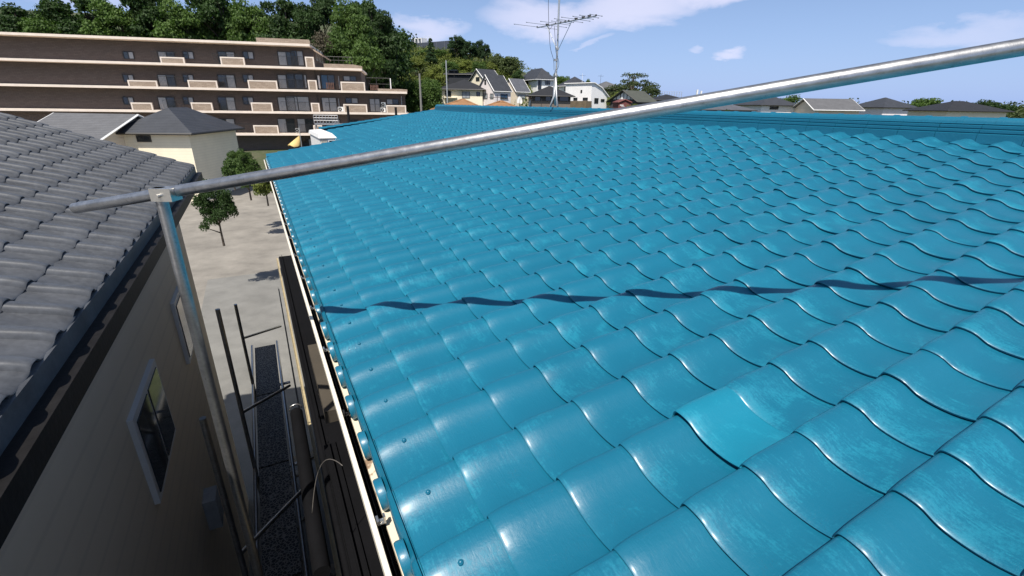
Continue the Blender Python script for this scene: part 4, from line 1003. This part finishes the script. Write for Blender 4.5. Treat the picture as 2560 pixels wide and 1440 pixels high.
tree('broadleaf_tree',944,8,84,88,'bigB',L_DARK,'dark tree bulging out below the tallest crown, at the sky edge',group=G1)
tree('broadleaf_tree',868,-30,80,120,'bigB',L_MID,'broad green tree left of the tallest one, above the apartment roofs',group=G1)
tree('broadleaf_tree',840,62,76,90,'roundA',L_MID,'rounded green tree just above the middle apartment terrace',group=G1)
tree('broadleaf_tree',908,92,74,105,'roundB',L_MID,'leafy green tree behind the long terrace parapet',group=G1)
tree('broadleaf_tree',950,118,80,75,'bigA',L_DARK,'dark tree at the right end of the apartment block',group=G1)
tree('broadleaf_tree',993,122,92,58,'roundA',L_DARK,'dark rounded tree where the wood meets the bushy slope',group=G1)
tree('broadleaf_tree',755,-10,88,95,'bigA',L_DARK,'dark tree at the left edge with sky showing through its top',group=G1)
tree('broadleaf_tree',800,-25,92,80,'roundB',L_DARK,'dark tree top between the left edge and the broad green tree',group=G1)
tree('bare_tree',800,62,74,62,'open',L_TWIG,'greyish brown almost bare tree above the stepped top storey')
for i,(x,y,w_) in enumerate(((700,-60,130),(620,-30,120),(540,-70,140),(455,-20,130),(370,-60,140),(280,-20,130),(190,-50,150),(100,0,140),(20,-20,150))):
    tree('broadleaf_tree',x,y,90-3*(i%2),w_*1.15,('bigA','bigB')[i%2],(L_DARK,L_MID)[i%2],('dark','mid green','deep green','lighter green','dense dark','open green','wide dark','low green','corner dark')[i]+' hill tree, '+('first','second','third','fourth','fifth','sixth','seventh','eighth','ninth')[i]+' leftward from the bare tree',group='hill trees left of the bare tree')
G2='trees along the hill crest'
tree('small_conifer',1075,94,128,30,'con',L_CON,'small layered conifer in front of the grey hilltop building',group=G2)
tree('evergreen_tree',1138,76,135,46,'bigA',L_CON,'tallest evergreen on the crest, with a pointed top',group=G2)
tree('evergreen_tree',1156,84,137,38,'bigB',L_CON,'evergreen right behind the tallest crest tree',group=G2)
tree('evergreen_tree',1174,93,134,42,'bigA',L_CON,'middle evergreen of the crest row with a blunt top',group=G2)
tree('evergreen_tree',1196,93,136,34,'bigB',L_CON,'evergreen with bare trunk gap, second from the right of the crest row',group=G2)
tree('evergreen_tree',1211,99,134,32,'bigA',L_CON,'rightmost evergreen of the crest row',group=G2)
tree('broadleaf_tree',1242,133,126,48,'roundA',L_GREY,'greyish tree left of the twin crowned tree on the slope',group=G2)
tree('broadleaf_tree',1278,136,122,62,'roundB',L_GREY,'broad greyish tree with pale trunks behind the gabled houses',group=G2)
tree('broadleaf_tree',1296,172,119,30,'roundA',L_DARK,'low dark tree touching the left eave of the white hipped house',group=G2)
tree('broadleaf_tree',1362,176,134,30,'roundB',L_DARK,'small dark tree top behind the white hipped roof')
tree('broadleaf_tree',1392,184,128,34,'roundA',L_MID,'round tree just left of the antenna mast')
tree('broadleaf_tree',1412,186,126,38,'roundB',L_MID,'round tree just right of the antenna mast')
tree('broadleaf_tree',1470,197,132,24,'roundA',L_MID,'small tree top showing over the dark pyramid roof')
tree('spreading_tree',1588,166,112,146,'spread',L_GREY,'wide spreading olive green tree standing alone on the right')
tree('broadleaf_tree',1540,229,100,38,'roundA',L_YEL,'yellow green tree between the white house and the timber gable')
tree('shrub',1588,250,70,40,'bush',L_YEL,'bright green shrub beside the red brown shed','shrub')
tree('shrub',1820,268,66,36,'bushB',L_DARK,'dark shrub behind the ridge at the right end of the pipe','shrub')
for x,y,Y,w_,k,m_,lb in ((1715,240,160,70,'roundB',L_DARK,'low dark trees mass beside the distant net posts'),(1975,236,120,80,'roundA',L_MID,'round green tree behind the slate hip roof on the right'),(2100,240,125,90,'spread',L_OLIVE,'spreading tree behind the old tiled tan house'),(2330,238,110,90,'roundB',L_MID,'green tree between the pinkish house and the cream bungalow'),(2480,248,130,90,'roundA',L_DARK,'dark tree behind the cream bungalow'),(1630,236,135,60,'roundA',L_GREY,'grey green trees behind the mossy roof')):
    tree('broadleaf_tree',x,y,Y,w_,k,m_,lb)
for i,(x,y,Y,w_,k,m_,ds) in enumerate(((1010,128,124,40,'roundA',L_MID,'just right of the dark wood'),(1040,140,120,44,'roundB',L_YEL,'above the pale utility pole'),(1058,122,136,30,'roundA',L_MID,'beside the small layered conifer'),(1102,122,136,36,'roundB',L_MID,'between the small conifer and the crest row'),(1090,160,112,50,'roundA',L_YEL,'above the white metal pole'),(1125,150,120,46,'roundB',L_MID,'below the tallest evergreen'),(1165,148,122,48,'roundA',L_YEL,'below the middle evergreens'),(1200,150,120,44,'roundB',L_MID,'above the tall gabled house'),(1228,150,124,36,'roundA',L_YEL,'right of the crest row'),(1018,178,106,48,'roundB',L_YEL,'low on the slope near the apartments'),(1060,192,103,50,'roundA',L_MID,'low on the slope above the cream house'),(1150,172,116,50,'roundB',L_YEL,'behind the navy house'))):
    tree('slope_tree',x,y,Y,w_,k,m_,('yellow green' if m_ is L_YEL else 'mid green')+' rounded tree on the slope, '+ds,group='rounded trees on the slope')
# bushy slope: one mass
lob=[]; g=random.Random(5)
for i in range(330):
    px=g.uniform(975,1330); t=g.random(); Y=100+t*34-(px-1100)*.02
    yy=258-(t**.9)*(112 if px<1240 else 112-(px-1240)*.75)+g.uniform(-5,5)
    if px>1215 and yy<150: continue
    P=W(px,yy,Y); q=g.uniform(.9,2.1); lob.append((P.x,P.y,P.z-q*.6,q*1.15,q*1.1,q*.9))
for i in range(70):
    P=W(g.uniform(985,1128),g.uniform(126,138),141)
    for zz in (0,1.6,3.2,4.8): lob.append((P.x,P.y,P.z-1-zz,2.0,1.8,1.5))
for i in range(420):
    X=g.uniform(-42,14); Y=g.uniform(97,150); q=g.uniform(.9,2.0); lob.append((X,Y,gz(X,Y)+q*.3,q*1.25,q*1.2,q*.9))
V,F=leaves(lob,90000,.38,77,.75); half=len(F)
o=newobj('hillside_bushes',V,F,L_YEL); setp(o,'yellow green scrub covering the slope below the crest trees',kind='stuff')
lob=[]
for i in range(160):
    px=g.uniform(1000,1330); t=g.random(); Y=88+t*10; px=min(px,1085) if px<1150 else g.uniform(1000,1085); P=W(px,g.uniform(205,268),Y); q=g.uniform(.7,1.5); lob.append((P.x,P.y,P.z-q*.5,q,q,q*.9))
V,F=leaves(lob,22000,.3,78,.75); setp(newobj('slope_undergrowth',V,F,L_MID),'dark green undergrowth at the foot of the slope',kind='stuff')
# hedge mass behind apartments and far ridge line of woods
lob=[]
for i in range(420):
    px=g.uniform(0,1000); t=g.random(); P=W(px,g.uniform(60,215),84+t*14); q=g.uniform(1.4,3); lob.append((P.x,P.y,P.z-q,q*1.1,q*1.1,q))
V,F=leaves(lob,60000,.5,79,.75); setp(newobj('hill_wood',V,F,L_DARK),'dense dark wood filling the hill behind the apartments',kind='stuff')
lob=[]
for i in range(260):
    px=g.uniform(1560,2700); P=W(px,g.uniform(244,262)+(px-1700)*.012,g.uniform(230,300)); q=g.uniform(3,6); lob.append((P.x,P.y,P.z-q,q*1.6,q,q))
V,F=leaves(lob,26000,1.3,80,.75); setp(newobj('distant_woods',V,F,L_GREY),'low far wooded ridge along the horizon on the right',kind='stuff')

b=MB(); b.add([Vector((x,y,-6.99)) for x,y in ((-40,14),(-2.5,14),(-2.5,44),(-40,44))],[(0,1,2,3)]); setp(b.build('yard',M_('yard_gravel',(.24,.22,.19),.95,.35,.8,bs=.4)),kind='structure')
for i,(x,y,Y,w_,k,m_,lb) in enumerate(((600,352,26,70,'bigA',L_MID,'round garden tree in the yard beyond the neighbour house'),(520,430,17,90,'bigB',L_DARK,'dark garden tree near the neighbour gable'),(655,425,15,60,'bush',L_YEL,'yellow green garden shrub by the alley end'),(570,385,24,60,'bushB',L_MID,'mid green shrub on the gravel yard'),(690,395,30,40,'bush',L_DARK,'dark shrub under the far corner of the turquoise roof'))):
    tree('broadleaf_tree' if 'tree' in lb else 'shrub',x,y,Y,w_,k,m_,lb,'tree' if 'tree' in lb else 'shrub')

b=MB(); b.tube([nrp(-1.10,1.0,-1.2),nrp(-1.10,1.0,-7)],.035,10); b.build('downpipe',BEIGE,nb,True,math.radians(40))
b=MB(); nbox(b,-1.149,-1.02,5.1,5.35,-4.6,-4.2); b.build('meter_box',CURT,nb)
